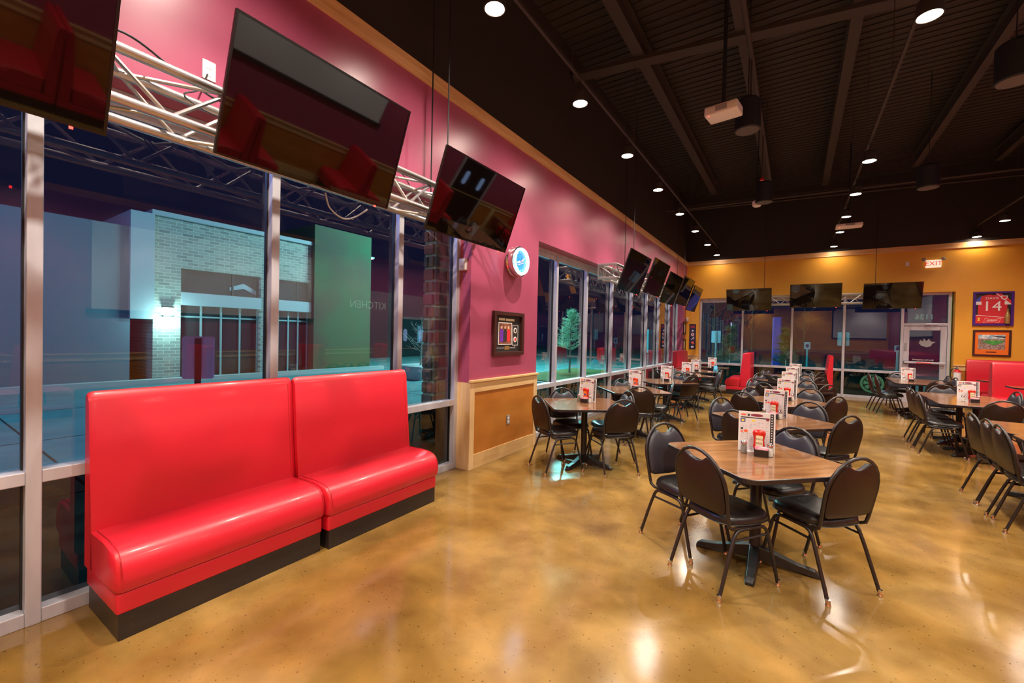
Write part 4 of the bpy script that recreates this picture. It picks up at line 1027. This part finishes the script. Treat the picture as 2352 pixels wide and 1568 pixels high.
# brick column just outside the near window, brick by brick
t = empty('stone_column', (0, 0, 0), 0, 'red brick column close outside the near window by the pier', 'column')
MB().box((-.935, 4.05, -.02), (-.74, 4.45, 4.2)).build('mortar_core', mat('tan mortar', (.55, .50, .28), .9), t)
bmats = [mat('brick %s' % n_, c, .85, bump=(25, .5)) for n_, c in (('red', (.5, .14, .08)), ('brown', (.38, .19, .10)), ('dark', (.2, .13, .09)))]
bms = {}
zz = 0.0; row = 0
while zz < 4.05:
    hh = .165
    cuts = [4.035, 4.24, 4.465] if row % 2 == 0 else [4.035, 4.13, 4.34, 4.465]
    for i in range(len(cuts)-1):
        y0, y1 = cuts[i]+.008, cuts[i+1]-.008; mi = rnd.randrange(3); key = (round(y1-y0, 3), mi)
        if key not in bms: bms[key] = MB().box((0, 0, 0), (.04, y1-y0, hh-.034)).mesh('brick', bmats[mi], bevel=.006, seg=1)
        link('brick', bms[key], t, Matrix.Translation((-.76+rnd.uniform(-.004, .004), y0, zz)))
    for x0, wdt in (((-.935, .17),) if row % 2 == 0 else ((-.935, .07), (-.845, .08))):
        mi = rnd.randrange(3); key = ('s', wdt, mi)
        if key not in bms: bms[key] = MB().box((0, 0, 0), (wdt, .04, hh-.034)).mesh('brick', bmats[mi], bevel=.006, seg=1)
        link('brick', bms[key], t, Matrix.Translation((x0, 4.035-.012, zz)))
    zz += hh; row += 1

# signs outside
def signpost(lab, x, y, z0, z1, w, rz, back, post_m, front_post, name='parking_sign'):
    t = empty(name, (x, y, 0), rz, lab, 'sign', 'parking signs outside the windows')
    MB().prism(rrect(-w/2, z0, w/2, z1, .03), -.003, .003, 'y').build('sign_plate', back, t)
    s = -1 if front_post else 1
    MB().box((-.03, s*.004, -.02), (.03, s*.03, z1-.02 if front_post else z1)).build('post', post_m, t)
    if not front_post:
        MB().box((-w*.3, -.006, z1-.16), (w*.3, -.004, z1-.12)).box((-w*.2, -.006, z0+.06), (w*.2, -.004, z0+.2)).build('sign_print', 'blueink', t)
    return t
signpost('back of a violet parking sign on a dark post outside the near window', -2.45, 2.04, 1.03, 1.51, .30, R(60), 'signback', 'post', True)
signpost('pale sign back on a post outside the left back window', .36, 20, 1.47, 1.98, .36, 0, 'signblue', 'galv', True)
signpost('small pale blue parking sign outside the third back window', 3.58, 20, 1.31, 1.59, .2, 0, 'signblue', 'cyanpanel', False)
signpost('pale sign half hidden by a window bar outside', 4.68, 20, 1.48, 1.98, .35, 0, 'signblue', 'galv', True)
signpost('small blue parking sign outside beside the door', 6.2, 20, 1.31, 1.54, .18, 0, 'signblue', 'cyanpanel', False)
signpost('blue parking sign beyond the kerb outside the near window', -9.4, 12.3, 1.2, 1.9, .35, R(50), 'signblue', 'galv', False)
t = empty('info_board', (-4.0, 26.0, 0), 0, 'bright cyan board standing outside the far windows', 'board')
MB().box((-.05, -.85, .75), (.05, .85, 2.12)).build('panel', 'cyanpanel', t, bevel=.01)
for y in (-.7, .7): MB().box((-.03, y-.03, -.02), (.03, y+.03, .75)).build('leg', 'galv', t)
# planting island and young tree
isl = [(-5.4, 12.3), (-2.9, 11.9), (-2.5, 13.2), (-3.6, 18.4), (-5.6, 18.4)]
t = empty('planting_island', (0, 0, 0), 0, 'kerbed planting island with mulch outside the far windows', 'island')
MB().prism(isl, -.02, .1).build('kerb_ring', 'curb', t, bevel=.02); cx_, cy_ = -4.1, 15
MB().prism([(cx_+(x-cx_)*.9, cy_+(y-cy_)*.93) for x, y in isl], .1, .13).build('mulch_bed', 'mulch', t)
def young_tree(lab, x, y, h, spread, seed, m='needles', bare=False, z0=.125, cat='tree'):
    r3 = random.Random(seed); t = empty('young_tree' if not bare else 'bare_tree', (x, y, z0), 0, lab, cat)
    MB().tube([(0, 0, 0), (.02, 0, h*.5), (0, .01, h)], [.04, .028, .008], 6).build('trunk', 'bark' if m == 'needles' else ('darkbark' if m == 'darkbark' else 'bark'), t)
    f = MB()
    for k in range(110 if not bare else 26):
        z = h*(.36+.62*k/110) if not bare else h*(.25+.7*k/26); a = r3.uniform(0, 6.28); L_ = spread*(1.1-(z/h))*r3.uniform(.6, 1.25)+.08
        base = Vector((0, 0, z)); tip = Vector((math.cos(a)*L_, math.sin(a)*L_, z+L_*r3.uniform(.05, .45 if not bare else 1.0)))
        f.tube([base, base.lerp(tip, .5)+Vector((0, 0, -.02)), tip], [.012, .008, .003], 4)
        for q_ in range(14 if not bare else 3):
            p = base.lerp(tip, r3.uniform(.25, 1)); d_ = Vector((r3.uniform(-1, 1), r3.uniform(-1, 1), r3.uniform(.1, .9))).normalized()*r3.uniform(.08, .2)
            f.tube([p, p+d_], [.007, .002], 3)
    f.build('foliage' if not bare else 'branches', m if (not bare or m != 'needles') else 'bark', t)
    return t
young_tree('young green conifer on the planting island outside the far windows', -4.48, 15.8, 2.55, .95, 4)
young_tree('small bare shrub outside the near window by the brick column', -8.1, 11.0, 1.7, .7, 7, bare=True, cat='shrub', z0=.45)
MB_ = MB().box((-8.9, 10.3, -.02), (-7.4, 11.8, .45)).build('planter', 'curb', bevel=.03); tag(MB_, 'low concrete planter under the bare shrub outside', 'planter')
young_tree('small leafy bush outside the left back window', .95, 19.5, 2.2, .6, 9, m='dimgreen', z0=-.02)
young_tree('thin conifer outside behind the third back window', 2.9, 19.2, 2.1, .6, 12, m='dimgreen', z0=-.02)
for k, (x, y, h) in enumerate([(-3.0, 27, 7), (-.9, 28, 6.5), (1.0, 29.5, 7), (3.6, 30, 6)]):
    t = young_tree('tall bare tree in the dark woods outside, %s from the left' % ordn[k], x, y, h, 2.2, 30+k, m='darkbark', bare=True, z0=-.02)
    t['group'] = 'bare trees in the dark woods'
t = empty('blue_reflection', (2.3, 23, 0), 0, 'narrow blue block for a neon reflection in the second back window', 'reflection')  # block added outside to stand for a blue neon reflection in the glass
MB().box((0, 0, -.02), (.36, .3, 2.7)).build('reflection_block', 'reflection_blue', t, bevel=.05)
